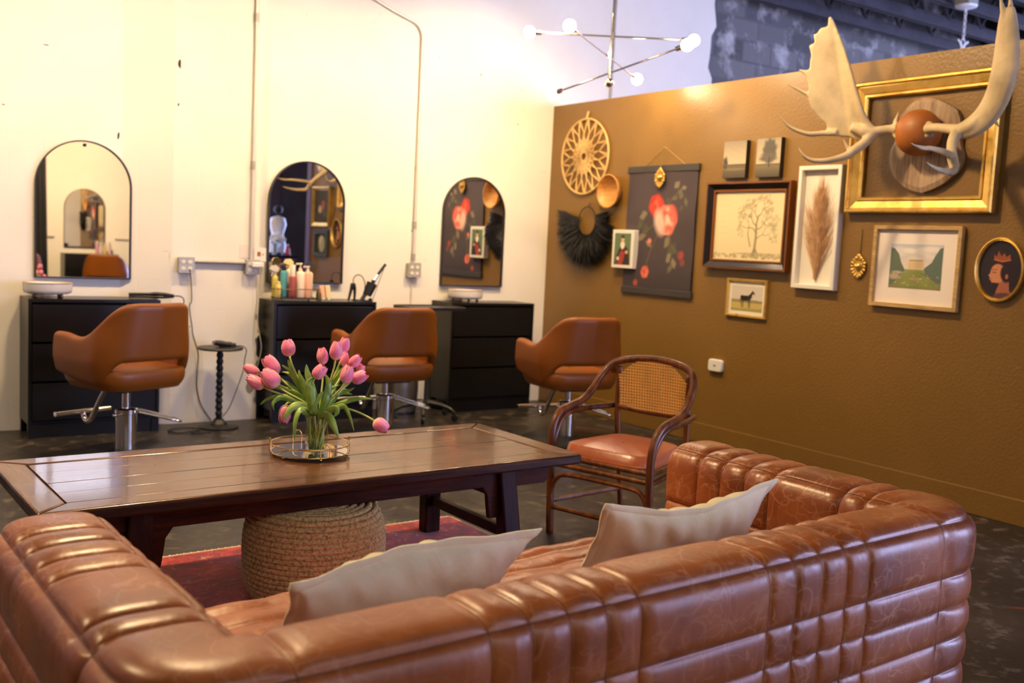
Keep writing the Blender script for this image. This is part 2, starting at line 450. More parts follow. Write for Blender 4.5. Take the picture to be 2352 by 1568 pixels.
BLACKPLASTIC = plain('black_plastic', (0.014, 0.014, 0.015), 0.35)
CHROME = plain('chrome', (0.86, 0.84, 0.82), 0.10, metal=1.0)
GALV = plain('galvanised_steel', (0.42, 0.40, 0.35), 0.45, metal=0.35, var=0.12, vs=20)
CONDUIT = plain('pale_conduit', (0.70, 0.67, 0.60), 0.3, metal=0.3)
GOLDMETAL = plain('gold_wire', (0.86, 0.58, 0.22), 0.22, metal=1.0)
MIRROR = plain('mirror_glass', (0.90, 0.90, 0.88), 0.004, metal=1.0)
def m_glass():
    m, nt, b = newmat('clear_glass')
    out = nt.nodes['Material Output']
    tr = N(nt, 'BsdfTransparent'); tr.inputs[0].default_value = (0.97, 0.985, 0.97, 1)
    gl = N(nt, 'BsdfGlossy'); gl.inputs['Roughness'].default_value = 0.02
    lw = N(nt, 'LayerWeight'); lw.inputs['Blend'].default_value = 0.5; pw = N(nt, 'Math', operation='POWER'); L(nt, lw, 'Facing', pw, 0); pw.inputs[1].default_value = 3.5
    fr = N(nt, 'Math', operation='MULTIPLY_ADD'); L(nt, pw, 0, fr, 0); fr.inputs[1].default_value = 0.75; fr.inputs[2].default_value = 0.04
    mx = N(nt, 'MixShader'); L(nt, fr, 0, mx, 0); L(nt, tr, 0, mx, 1); L(nt, gl, 0, mx, 2); L(nt, mx, 0, out, 'Surface')
    return m
GLASS = m_glass()
def m_gilt():
    m, nt, b = newmat('gilt_frame')
    mp = coords(nt, (6, 6, 6)); n = noise(nt, mp, 3, 6, 0.65)
    r = ramp(nt, [(0.25, (0.42, 0.21, 0.04)), (0.42, (0.80, 0.50, 0.11)), (0.72, (0.92, 0.66, 0.22))]); L(nt, n, 'Fac', r, 'Fac'); L(nt, r, 'Color', b, 'Base Color')
    b.inputs['Metallic'].default_value = 0.85; b.inputs['Roughness'].default_value = 0.34
    bump(nt, b, n.outputs['Fac'], 0.25, 0.004); return m
GILT = m_gilt()
PAINT = vcol_mat('painted_picture', 0.55); CANVASPAINT = vcol_mat('painted_cloth', 0.7); GLOSSPAINT = vcol_mat('picture_behind_glass', 0.25, 0.3)
WHITEPLASTIC = plain('white_plastic', (0.82, 0.80, 0.76), 0.35)
WHITEFRAME = plain('white_frame', (0.80, 0.76, 0.68), 0.45)
CERAMIC = plain('white_ceramic', (0.80, 0.76, 0.70), 0.25, coat=0.3)
CORDMAT = plain('grey_cord', (0.10, 0.085, 0.065), 0.5)
BONE = plain('bleached_antler', srgb(196, 176, 138), 0.55, var=0.24, vs=7, bmp=0.35, bs=22)

# ================================================================== ROOM
struct(MB().box(-4.2, 12.2, -4.0, 11.2, -0.08, 0).build('floor', FLOOR, smooth=0))
struct(MB().box(-4.2, 12.2, -4.0, 11.2, 4.5, 4.58).build('ceiling', plain('dark_ceiling', (0.035, 0.033, 0.036), 0.7), smooth=0))
# white block wall with a ragged painted end behind the partition
edge = [(7.20 + 0.03 * math.sin(9 * z) + 0.02 * math.sin(23 * z), z) for z in np.linspace(4.5, 0, 46)]
wb = struct(MB().prism([(-4.2, 0), (-4.2, 4.5)] + edge, WY, WY + 0.12).build('wall_back', WHITEWALL, smooth=0))
# scars and holes in the paint
HOLE = plain('paint_hole', (0.035, 0.028, 0.02), 0.8)
for (px, py, w, h, t) in ((272, 312, 0.016, 0.055, -6), (413, 146, 0.022, 0.062, 4), (410, 240, 0.010, 0.026, -20), (106, 103, 0.040, 0.007, 0), (8, 240, 0.02, 0.006, 0), (1105, 172, 0.012, 0.022, 0)):
    yy = WY if (px < 300 or px > 640) else WY - 0.10
    p = aty(px, py, yy); o = []
    for k in range(11):
        a = 2 * PI * k / 11; q = 0.75 + 0.5 * random.random()
        dx, dz = w / 2 * q * math.cos(a), h / 2 * q * math.sin(a); c, s_ = math.cos(R(t)), math.sin(R(t))
        o.append((p.x + dx * c - dz * s_, p.z + dx * s_ + dz * c))
    MB().prism(o, yy - 0.0015, yy + 0.002).build('paint_scar', HOLE, wb, smooth=0)
# pilaster: plastered left cheek, ragged right edge
pr = [(2.641 + (0.010 * math.sin(31 * z) + 0.012 * math.sin(71 * z + 1)) * (1 if z < 1.0 else 0.15), z) for z in np.linspace(4.5, 0, 130)]
pil = MB(); n_ = len(pr)
vs = [(2.016, WY - 0.10, 0), (2.016, WY - 0.10, 4.5), (1.69, WY + 0.002, 0), (1.69, WY + 0.002, 4.5)]
pil.prism([(2.016, 0), (2.016, 4.5)] + pr, WY - 0.10, WY + 0.01)
pil.add(vs, [(0, 1, 3, 2)])
struct(pil.build('trim_1', WHITEWALL, smooth=0))
MB().prism([(2.60 + 0.03 * math.cos(a) * (0.8 + 0.4 * random.random()), 0.24 + 0.05 * math.sin(a) * (0.8 + 0.4 * random.random())) for a in np.linspace(0, 2 * PI, 9)[:-1]], WY - 0.1015, WY - 0.098).build('paint_scar', plain('grey_scuff', (0.30, 0.26, 0.2), 0.8), bpy.data.objects['trim_1'], smooth=0)
# brown partition
struct(MB().box(BX, BX + 0.12, 2.25, WY - 0.001, 0, 2.609).build('wall_right', BROWNWALL, smooth=0))
struct(MB().box(BX - 0.010, BX, 2.25, WY - 0.002, 0, 0.1447).build('baseboard_right', BROWNWALL, smooth=0, bevel=0.004))
PURPLE = plain('purple_paint', srgb(96, 82, 138), 0.5)
struct(MB().box(BX - 0.02, BX + 0.14, 2.13, 2.25, 0, 3.2).build('trim_2', PURPLE, smooth=0))
# dark block wall and side walls round the hall behind the partition
struct(MB().box(7.0, 12.2, WY + 0.13, WY + 0.25, 0, 4.5).build('wall_far', DARKBLOCK, smooth=0))
DARKWALL = plain('dark_hall_wall', (0.05, 0.04, 0.045), 0.7)
we = MB(); we.box(12.0, 12.2, -4, 3.6, 0, 4.5); we.box(12.0, 12.2, 6.8, 11.2, 0, 4.5); we.box(12.0, 12.2, 3.6, 6.8, 0, 1.8); we.box(12.0, 12.2, 3.6, 6.8, 4.0, 4.5)
struct(we.build('wall_east', DARKWALL, smooth=0))
CREAM = plain('cream_wall', (0.80, 0.755, 0.67), 0.6, var=0.03, vs=2)
struct(MB().box(-4.2, -4.0, -4, 11.2, 0, 4.5).build('wall_left', CREAM, smooth=0))
# front wall with high windows over it and the shop front at its right
fw = MB(); fw.box(-4.0, 4.6, -2.7, -2.6, 0, 3.2); fw.box(-4.0, 4.6, -2.7, -2.6, 4.05, 4.5); fw.box(-4.0, -1.6, -2.7, -2.6, 3.2, 4.05); fw.box(4.1, 4.6, -2.7, -2.6, 3.2, 4.05)
fw.box(4.6, 12.0, -2.7, -2.6, 3.05, 4.5); fw.box(4.6, 12.0, -2.7, -2.6, 0, 0.25); fw.box(6.2, 7.75, -2.7, -2.6, 0.25, 3.05); fw.box(11.05, 12.0, -2.7, -2.6, 0.25, 3.05)
struct(fw.build('wall_front', CREAM, smooth=0))
def window(nm, x0, x1, z0, z1, nx, fr):
    f = MB()
    for i in range(nx + 1):
        x = x0 + (x1 - x0) * i / nx; f.box(x - 0.03, x + 0.03, -2.69, -2.61, z0, z1)
    for z in (z0, z1): f.box(x0, x1, -2.69, -2.61, z - 0.03, z + 0.03)
    o = struct(f.build(nm, fr, smooth=0))
    MB().box(x0, x1, -2.655, -2.645, z0, z1).build('pane', GLASS, o, smooth=0)
FRAMEDARK = plain('dark_window_frame', (0.03, 0.03, 0.035), 0.4)
window('window_1', -1.6, 4.1, 3.2, 4.05, 5, FRAMEDARK)
window('window_2', 4.66, 6.16, 0.28, 3.02, 2, FRAMEDARK)
window('window_3', 7.80, 11.0, 0.28, 3.02, 3, FRAMEDARK)
w4 = MB()  # hall window made up to let fill light onto the white wall
for y in (3.63, 5.2, 6.77): w4.box(12.06, 12.14, y - 0.03, y + 0.03, 1.8, 4.0)
for z in (1.83, 3.97): w4.box(12.06, 12.14, 3.6, 6.8, z - 0.03, z + 0.03)
o = struct(w4.build('added_window_4', FRAMEDARK, smooth=0)); MB().box(12.095, 12.105, 3.6, 6.8, 1.8, 4.0).build('pane', GLASS, o, smooth=0)
# open-web steel joists running across the hall
JOIST = plain('dark_painted_steel', (0.05, 0.045, 0.06), 0.5, var=0.25, vs=9)
jn = 3
for jy in (7.0, 6.42, 5.84, 5.26, 4.68, 4.1):
    j = MB()
    for (z0, z1, w) in ((3.86, 3.985, 0.045), (4.36, 4.43, 0.055)):
        j.box(-4.0, 12.0, jy - w, jy + w, z0, z0 + 0.012); j.box(-4.0, 12.0, jy - 0.006, jy + 0.006, z0, z1)
    k = 0; x = -4.0
    while x < 11.8:
        j.bar((x, jy, 3.97), (x + 0.3, jy, 4.38), 0.03, 0.03); j.bar((x + 0.3, jy, 4.38), (x + 0.6, jy, 3.97), 0.03, 0.03); x += 0.6
    struct(j.build('trim_%d' % jn, JOIST, smooth=0)); jn += 1

# ================================================================== SOFA
def build_sofa():
    L_, D, w = 2.38, 1.05, 0.245
    h = w / 2; hb = 0.100; kb = hb / h; c = 0.262; A = 0.0145
    t = thing('sofa', 'brown quilted leather sofa with its back to the viewer', 'sofa', (0.345, 1.397, 0), R(2.4))
    # profile: inner face, rolled top, outer face
    prof = [(-h, z) for z in np.sort(np.r_[np.linspace(0.26, 0.62, 45), 0.33, 0.425, 0.52])]
    for k in range(1, 54):
        a = PI - PI * k / 54; ca, sa = math.cos(a), math.sin(a)
        prof.append((h * math.copysign(abs(ca) ** 0.62, ca), 0.62 + 0.086 * abs(sa) ** 0.62))
    prof += [(h, z) for z in np.sort(np.r_[np.linspace(0.62, 0.085, 75), 0.545, 0.455, 0.365, 0.275, 0.185])[::-1]]
    P = np.array(prof); nv = len(P)
    seg = np.r_[0, np.cumsum(np.linalg.norm(np.diff(P, axis=0), axis=1))]
    tan = np.gradient(P, axis=0); nr = np.stack([-tan[:, 1], tan[:, 0]], 1); nr /= np.linalg.norm(nr, axis=1)[:, None]
    crown = P[:, 1].argmax(); nr *= np.sign(nr[crown, 1])
    mid = crown
    sv = []
    for z in (0.33, 0.425, 0.52): sv.append(np.interp(z, P[:48, 1], seg[:48]))
    for d in (-h + 0.030, h - 0.020):
        rng_ = range(48, 101); sv.append(seg[min(rng_, key=lambda i: abs(P[i, 0] - d))])
    for z in (0.545, 0.455, 0.365, 0.275, 0.185): sv.append(np.interp(-z, -P[101:, 1], seg[101:]))
    dv = np.min(np.abs(seg[:, None] - np.array(sv)[None]), axis=1)
    f = lambda x, k=0.012: 1 - np.exp(-(x / k) ** 0.9)
    gv = f(dv); gv = np.where(np.abs(seg - sv[3]) < 0.05, 0.55 + 0.45 * gv, gv)
    arm_seams = [0.90, 0.80, 0.70, 0.60, 0.345]
    back_seams = [0.63, 0.723, 0.816, 0.909, 1.0, 1.397, 1.492, 1.590, 1.685, 1.778]
    S_ = []
    ys = np.r_[np.linspace(D, D - 0.03, 6)[:-1], np.sort(np.r_[np.linspace(D - 0.03, c, 145), 0.90, 0.80, 0.70, 0.60, 0.345])[::-1]]
    for y in ys: S_.append(('A', y))
    for k in range(1, 24): S_.append(('C', k / 24))
    xs = np.sort(np.r_[np.linspace(c, L_ - c, 320), back_seams])
    for x in xs: S_.append(('B', x))
    for k in range(1, 24): S_.append(('E', k / 24))
    for y in ys[::-1]: S_.append(('F', y))
    def corner(d, k):
        xl, yb = h - d, hb - d * kb
        a1, a2 = c - yb, c - xl          # straight run down the arm, straight run along the back
        r = max(0.010, min(0.05 + d, a1 - 0.002, a2 - 0.002))
        l1, l2 = a1 - r, max(0.0, a2 - r); la = PI / 2 * r; q = k * (l1 + la + l2)
        if q < l1: return xl, c - q, 1.0, 0.0
        if q > l1 + la: return xl + r + (q - l1 - la), yb, 0.0, 1.0
        a = (q - l1) / r
        return xl + r - r * math.cos(a), yb + r - r * math.sin(a), math.cos(a), math.sin(a)
    clen = 0.32
    pts = np.zeros((len(S_), nv, 3))
    for i, (ty, q) in enumerate(S_):
        if ty in 'AF': ds = min([abs(q - a) for a in arm_seams] + [abs(q - c), abs(q - D) + 0.004])
        elif ty in 'CE': ds = min(q, 1 - q) * clen
        else: ds = min([abs(q - a) for a in back_seams] + [abs(q - c), abs(q - L_ + c)])
        gs = float(f(ds)); gs_out = gs
        if ty in 'AF': gs_out = float(f(min(abs(q - c), abs(q - D) + 0.004)))
        w_out = np.clip((seg - sv[4]) / 0.02, 0, 1); gsv = gs * (1 - w_out) + gs_out * w_out
        hh = A * gv * gsv
        # slack in the wide panels
        hh = hh + 0.0012 * np.sin(seg * 21 + i * 0.05) * np.minimum(1, gs) * gv * (1 if ds > 0.04 else 0)
        dd = P[:, 0] + nr[:, 0] * hh; zz = P[:, 1] + nr[:, 1] * hh
        if ty in 'AF':
            e = max(0, 1 - (D - q) / 0.03); dd = dd * (1 - 0.13 * e ** 2); zz = zz - 0.016 * e ** 2
        for j in range(nv):
            d = dd[j]
            if ty == 'A': x, y = h - d, q
            elif ty == 'B': x, y = q, hb - d * kb
            elif ty == 'F': x, y = L_ - h + d, q
            else:
                kk = q if ty == 'C' else 1 - q
                d0 = min(P[j, 0], h); x, y, nx, ny = corner(d0, kk); ex = d - d0
                x -= nx * ex; y -= ny * ex
                if ty == 'E': x = L_ - x
            pts[i, j] = (x, y, zz[j])
    na = len(ys); m1 = na + 11; m2 = na + 23 + len(xs) + 11
    def cap(mb, ring, sgn):
        R0 = np.array(ring); cx = R0[:, 0].mean()
        rows = []
        for k in range(9):
            q = 1 - k / 9.0
            rr = R0.copy(); rr[:, 0] = cx + (R0[:, 0] - cx) * q
            top = R0[:, 2].max(); rr[:, 2] = R0[:, 2] - (1 - q) * np.maximum(0, R0[:, 2] - (top - 0.13)) * 0.75
            band = np.exp(-(np.min(np.abs(rr[:, 2][:, None] - np.array([0.545, 0.455, 0.365, 0.275, 0.185])[None]), axis=1) / 0.016) ** 1.2)
            rr[:, 1] = D + 0.028 * (1 - q ** 2) ** 0.6 * (1 - 0.55 * band)
            rows.append(rr)
        mb.grid(rows)
    for nm, a, b in (('armrest', 0, m1), ('backrest', m1, m2), ('armrest', m2, len(S_) - 1)):
        mb = MB().grid(pts[a:b + 1])
        if a == 0: cap(mb, pts[0], 1)
        if b == len(S_) - 1: cap(mb, pts[-1], 1)
        mb.build(nm, SOFA, t, smooth=180)
    # stitched seams laid in the creases, thread coloured dark as the seam shadow
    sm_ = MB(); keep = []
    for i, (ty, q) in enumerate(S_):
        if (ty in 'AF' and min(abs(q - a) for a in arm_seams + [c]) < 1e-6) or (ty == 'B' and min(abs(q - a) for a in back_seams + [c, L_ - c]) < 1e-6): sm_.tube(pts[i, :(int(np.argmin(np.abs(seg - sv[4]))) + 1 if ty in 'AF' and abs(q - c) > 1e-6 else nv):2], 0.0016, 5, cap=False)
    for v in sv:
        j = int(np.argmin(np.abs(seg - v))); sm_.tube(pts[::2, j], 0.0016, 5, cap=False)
    sm_.build('shaded_seam_stitching', plain('shaded_seam_thread', srgb(92, 48, 24), 0.6), t, smooth=180, fix=False)
    # seat: channelled pad with a rolled nose
    gx = np.linspace(w - 0.004, L_ - w + 0.004, 200); rows = []
    yv = [(y, 0.43) for y in np.linspace(0.21, 0.98, 80)]
    for k in range(1, 14): a = PI / 2 * k / 13; yv.append((0.98 + 0.05 * math.sin(a), 0.38 + 0.05 * math.cos(a)))
    yv += [(1.03, z) for z in np.linspace(0.37, 0.13, 20)]
    V = np.array(yv); sg = np.r_[0, np.cumsum(np.linalg.norm(np.diff(V, axis=0), axis=1))]
    tn = np.gradient(V, axis=0); nn = np.stack([-tn[:, 1], tn[:, 0]], 1); nn /= np.linalg.norm(nn, axis=1)[:, None]
    if nn[0, 1] < 0: nn = -nn
    lines = np.arange(0.0, 1.4, 0.093); dl = np.min(np.abs(sg[:, None] - lines[None]), axis=1); gl = f(dl, 0.016)
    xsm = np.array([w, 0.63, 0.723, 0.816, 0.909, 1.0, 1.397, 1.492, 1.590, 1.685, 1.778, L_ - w])
    for i, x in enumerate(gx):
        gs = float(f(np.min(np.abs(xsm - x)), 0.03)); hh = 0.015 * gl * (0.8 + 0.2 * gs) + 0.004 * np.sin(sg * 11 + x * 7) + 0.002 * np.sin(x * 31 + sg * 5)
        rows.append(np.stack([np.full(len(V), x), V[:, 0] + nn[:, 0] * hh, V[:, 1] + nn[:, 1] * hh], 1))
    MB().grid(rows).build('seat_cushion', SOFA, t, smooth=180)
    MB().box(0.05, L_ - 0.05, 0.05, D - 0.06, 0.06, 0.14).build('base', BLACKMETAL, t, smooth=0)
    for x in (0.10, L_ - 0.10):
        for y in (0.10, D - 0.14):
            MB().lathe([(0.022, 0.0105 if y > 0.5 else 0), (0.034, 0.075)], 16, Matrix.Translation((x, y, 0))).build('leg', LEGWOOD, t)
    return t
build_sofa()

# ================================================================== CUSHIONS
VELVET = None
def m_velvet():
    m, nt, b = newmat('oatmeal_velvet')
    mp = coords(nt); n1 = noise(nt, mp, 6, 5, 0.6, 0.6); n2 = noise(nt, mp, 160, 2)
    r = ramp(nt, [(0.3, srgb(218, 208, 166)), (0.55, srgb(232, 224, 186)), (0.75, srgb(244, 238, 210))]); L(nt, n1, 'Fac', r, 'Fac'); L(nt, r, 'Color', b, 'Base Color')
    b.inputs['Roughness'].default_value = 0.85; b.inputs['Sheen Weight'].default_value = 0.4; b.inputs['Sheen Roughness'].default_value = 0.35
    b.inputs['Sheen Tint'].default_value = (0.95, 0.93, 0.9, 1)
    bp = bump(nt, b, n2.outputs['Fac'], 0.1, 0.003); bump(nt, b, n1.outputs['Fac'], 0.35, 0.02, bp)
    return m
VELVET = m_velvet()
def cushion(label, center, ax, ay, a, b_, T, seed, group):
    """ax: width axis, ay: height axis"""
    t = thing('throw_pillow', label, 'cushion', center, 0, group)
    ax, ay = Vector(ax).normalized(), Vector(ay).normalized(); ay = (ay - ax * ay.dot(ax)).normalized(); az = ax.cross(ay)
    r = np.random.default_rng(seed); ph = r.random(8) * 6
    n, m = 64, 40
    def edge(u, v):
        x = a * u * (1 - 0.07 * (1 - v * v)); y = b_ * v * (1 - 0.10 * (1 - u * u))
        x *= 1 + 0.02 * (u * v) ** 4; y *= 1 + 0.05 * (u * v) ** 4
        return x, y
    body = MB()
    for sg in (1, -1):
        rows = []
        for i in range(n + 1):
            u = -1 + 2 * i / n; row = []
            for j in range(m + 1):
                v = -1 + 2 * j / m; x, y = edge(u * 0.985, v * 0.97)
                e = max(0, 1 - u ** 2) ** 0.5 * max(0, 1 - v ** 2) ** 0.55
                wr = 0.004 * math.sin(26 * u + ph[0] + 2.5 * v) * max(0, abs(v) - 0.1) ** 1.2 * e ** 0.5 * 2 + 0.006 * math.sin(9 * u + 5 * v + ph[1]) * e
                z = sg * (T * e ** 0.85 + wr * min(1, e * 4) + 0.002)
                zb = 0.03 * math.sin(2.2 * u + ph[2]) * v
                row.append(tuple(ax * x + ay * y + az * (z + zb)))
            rows.append(row)
        body.grid(rows)
    body.build('cover', VELVET, t, smooth=180)
    # stitched flange all round
    loop = []
    K = 60
    for k in range(K): loop.append((-1 + 2 * k / K, 1))
    for k in range(K // 2): loop.append((1, 1 - 4 * k / K))
    for k in range(K): loop.append((1 - 2 * k / K, -1))
    for k in range(K // 2): loop.append((-1, -1 + 4 * k / K))
    fl = MB(); rows = []
    for s in (-0.004, 0.004):
        ra, rb = [], []
        for (u, v) in loop:
            x, y = edge(u * 0.97, v * 0.95); X, Y = edge(u, v); X += 0.014 * u * (abs(u) > 0.99); Y += 0.014 * v * (abs(v) > 0.99)
            zb = 0.03 * math.sin(2.2 * u + ph[2]) * v; wv = 0.003 * math.sin(13 * u + 9 * v + ph[3])
            ra.append(tuple(ax * x + ay * y + az * (s + zb))); rb.append(tuple(ax * X + ay * Y + az * (s * 0.6 + zb + wv)))
        rows.append((ra, rb))
    fl.grid([rows[0][0], rows[0][1], rows[1][1], rows[1][0]], closev=True)
    fl.build('flange', VELVET, t, smooth=180)
    return t
cushion('oatmeal velvet lumbar cushion nearer the left sofa arm, in front of the rope pouf', (1.085, 1.945, 0.581), (0.69, 0.085, 0.014), (-0.02, -0.17, 0.30), 0.318, 0.120, 0.060, 3, 'velvet cushions on the sofa')
cushion('oatmeal velvet lumbar cushion nearer the right sofa arm', (1.925, 1.95, 0.604), (0.65, 0.02, -0.014), (0.0, -0.18, 0.30), 0.318, 0.140, 0.060, 8, 'velvet cushions on the sofa')

# ================================================================== COFFEE TABLE
def build_table():
    t = thing('coffee_table', 'long dark lacquered wood coffee table with splayed legs', 'coffee table', (0.527, 3.237, 0), R(2.1))
    LX, WY_, H = 2.165, 0.80, 0.50
    fw_ = 0.105
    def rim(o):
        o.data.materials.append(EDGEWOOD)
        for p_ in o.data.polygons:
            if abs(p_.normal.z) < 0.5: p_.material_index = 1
    # mitred frame of the top: long rails and end boards
    for (x0, x1, y0, y1, mt) in ((0, LX, 0, fw_, TABLEWOOD), (0, LX, WY_ - fw_, WY_, TABLEWOOD)):
        s = 1 if y0 == 0 else -1
        o = [(x0, y0 if s > 0 else y1), (x1, y0 if s > 0 else y1), (x1 - fw_, y1 if s > 0 else y0), (x0 + fw_, y1 if s > 0 else y0)]
        mb = MB(); vs = [(x, y, z) for z in (H - 0.045, H) for x, y in o]
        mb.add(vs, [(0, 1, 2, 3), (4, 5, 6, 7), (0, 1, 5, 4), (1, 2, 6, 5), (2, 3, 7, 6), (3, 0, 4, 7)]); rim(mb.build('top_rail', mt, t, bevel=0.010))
    for sx in (0, 1):
        o = [(0, 0.0006), (fw_ - 0.0006, fw_), (fw_ - 0.0006, WY_ - fw_), (0, WY_ - 0.0006)]
        if sx: o = [(LX - x, y) for x, y in o]
        mb = MB(); vs = [(x, y, z) for z in (H - 0.045, H) for x, y in o]
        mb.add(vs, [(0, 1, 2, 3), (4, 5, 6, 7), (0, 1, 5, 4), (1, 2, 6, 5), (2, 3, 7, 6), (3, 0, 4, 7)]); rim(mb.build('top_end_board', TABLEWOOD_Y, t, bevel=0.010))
    ys = [fw_ + 0.002, 0.245, 0.385, 0.55, WY_ - fw_ - 0.002]
    for i in range(4):
        MB().box(fw_ + 0.002, LX - fw_ - 0.002, ys[i] + 0.0008, ys[i + 1] - 0.0008, H - 0.03, H - 0.0025 - 0.0006 * (i % 2)).build('top_plank', TABLEWOOD, t, bevel=0.0015)
    # aprons with cloud-shaped spandrels at the legs
    for y in (0.115, WY_ - 0.115):
        o = [(0.10, H - 0.045), (LX - 0.10, H - 0.045), (LX - 0.10, H - 0.115), (LX - 0.12, H - 0.135), (LX - 0.27, H - 0.135)]
        o += [(LX - 0.27, H - 0.20), (LX - 0.265, H - 0.26), (LX - 0.405, H - 0.26), (LX - 0.415, H - 0.20), (LX - 0.42, H - 0.16), (LX - 0.445, H - 0.125)]
        o += [(0.445, H - 0.125), (0.42, H - 0.16), (0.415, H - 0.20), (0.405, H - 0.26), (0.265, H - 0.26), (0.27, H - 0.20), (0.27, H - 0.135), (0.12, H - 0.135), (0.10, H - 0.115)]
        MB().prism(o, y - 0.012, y + 0.012).build('apron', APRONWOOD, t, smooth=0, bevel=0.003)
    for x in (0.335, LX - 0.335):
        for y, s in ((0.115, -1), (WY_ - 0.115, 1)):
            sx = -1 if x < 1 else 1
            MB().add([(x + sx * 0.035 * q + i * 0.041, y + s * 0.045 * q + j * 0.033, z) for q, z in ((0, H - 0.045), (1, 0.0107)) for j in (-1, 1) for i in (-1, 1)], [(0, 2, 3, 1), (4, 5, 7, 6), (0, 1, 5, 4), (2, 6, 7, 3), (0, 4, 6, 2), (1, 3, 7, 5)]).build('leg', LEGWOOD, t, smooth=0, bevel=0.008)
        sx = -1 if x < 1 else 1
        for z in (0.17, 0.33):
            q = (H - 0.045 - z) / (H - 0.045)
            MB().bar((x + sx * 0.035 * q, 0.115 - 0.04 * q, z), (x + sx * 0.035 * q, WY_ - 0.115 + 0.04 * q, z), 0.034, 0.045).build('stretcher', LEGWOOD, t, smooth=0, bevel=0.004)
    return t
build_table()

# ================================================================== RUG AND POUF
def m_rug():
    m, nt, b = newmat('worn_red_persian_pile')
    mp = coords(nt)
    n1 = noise(nt, mp, 9, 6, 0.7, 0.8); n2 = noise(nt, mp, 34, 4, 0.6); n3 = noise(nt, mp, 3.0, 4)
    r = ramp(nt, [(0.30, srgb(74, 44, 40)), (0.45, srgb(140, 38, 40)), (0.60, srgb(180, 54, 52)), (0.78, srgb(205, 110, 90))]); L(nt, n1, 'Fac', r, 'Fac')
    wv = mixc(nt, 0.12, mp.outputs[0], n3.outputs['Color'])
    vo = N(nt, 'TexVoronoi', feature='DISTANCE_TO_EDGE'); vo.inputs['Scale'].default_value = 15; nt.links.new(wv, vo.inputs['Vector'])
    e = ramp(nt, [(0.0, (1, 1, 1)), (0.035, (0, 0, 0))]); L(nt, vo, 'Distance', e, 'Fac')
    pr = ramp(nt, [(0.52, (0, 0, 0)), (0.62, (1, 1, 1))]); L(nt, n2, 'Fac', pr, 'Fac')
    ml = N(nt, 'Math', operation='MULTIPLY'); L(nt, e, 'Color', ml, 0); L(nt, pr, 'Color', ml, 1)
    c = mixc(nt, ml.outputs[0], r.outputs['Color'], srgb(196, 150, 124))
    c = mixc(nt, 0.25, c, (n2.outputs['Color']), 'OVERLAY')
    nt.links.new(c, b.inputs['Base Color']); b.inputs['Roughness'].default_value = 0.95; b.inputs['Sheen Weight'].default_value = 0.2
    bump(nt, b, n2.outputs['Fac'], 0.5, 0.006)
    return m
rug = thing('area_rug', 'worn red patterned rug under the coffee table and sofa', 'rug', (0.535, 2.05, 0), R(1.9))
MB().box(0, 2.12, 0, 2.09, 0.002, 0.010).build('pile', m_rug(), rug, smooth=0)
bd = MB()
ed = plain('cream_rug_edge', srgb(206, 180, 150), 0.9)
for k in range(141): bd.bar((0.015 * k, 2.093, 0.006), (0.015 * k + 0.010, 2.103 - 0.006 * (k % 2), 0.008), 0.012, 0.008)
bd.box(0, 2.12, 2.088, 2.098, 0.002, 0.0105); bd.box(2.115, 2.125, 0, 2.09, 0.002, 0.0105)
bd.build('bound_edge', ed, rug, smooth=0)

def build_pouf():
    def m_rope():
        m, nt, b = newmat('braided_jute')
        mp = coords(nt, (1, 1, 1)); n1 = noise(nt, mp, 90, 3, 0.7); n2 = noise(nt, mp, 5, 3)
        r = ramp(nt, [(0.32, srgb(138, 110, 62)), (0.5, srgb(210, 178, 118)), (0.7, srgb(232, 204, 150))]); L(nt, n1, 'Fac', r, 'Fac')
        L(nt, r, 'Color', b, 'Base Color'); b.inputs['Roughness'].default_value = 0.8
        bump(nt, b, n1.outputs['Fac'], 0.2, 0.003); return m
    rope = m_rope()
    t = thing('rope_pouf', 'round braided jute rope pouf under the coffee table', 'pouf', (1.545, 3.50, 0.0105))
    H, RR, rr = 0.350, 0.272, 0.0118
    n = int(H / (rr * 1.72)); P = []
    for i in range(n * 60 + 1):
        k = i / 60; z = rr + (H - 2 * rr) * k / n
        q = abs(z / H - 0.5) * 2; rad = RR * (1 - 0.16 * q ** 3.2) - rr
        a = 2 * PI * k; wob = 0.0004 * math.sin(a * 23)
        P.append(((rad + wob) * math.cos(a), (rad + wob) * math.sin(a), z))
    MB().tube(P, rr * 1.02, 8).build('side_coil', rope, t, smooth=180)
    P = []
    for i in range(8 * 60 + 1):
        k = i / 60; rad = 0.228 - k * 0.0275; a = 2 * PI * k
        P.append((rad * math.cos(a), rad * math.sin(a), H - 0.008 + 0.008 * (k / 8) ** 0.5))
    MB().tube(P, 0.0135, 7).build('top_coil', rope, t, smooth=180)
    MB().lathe([(0.20, 0.004), (0.225, 0.01), (0.25, 0.10), (0.25, 0.28), (0.215, H - 0.02), (0.01, H - 0.012)], 32).build('core', rope, t)
build_pouf()

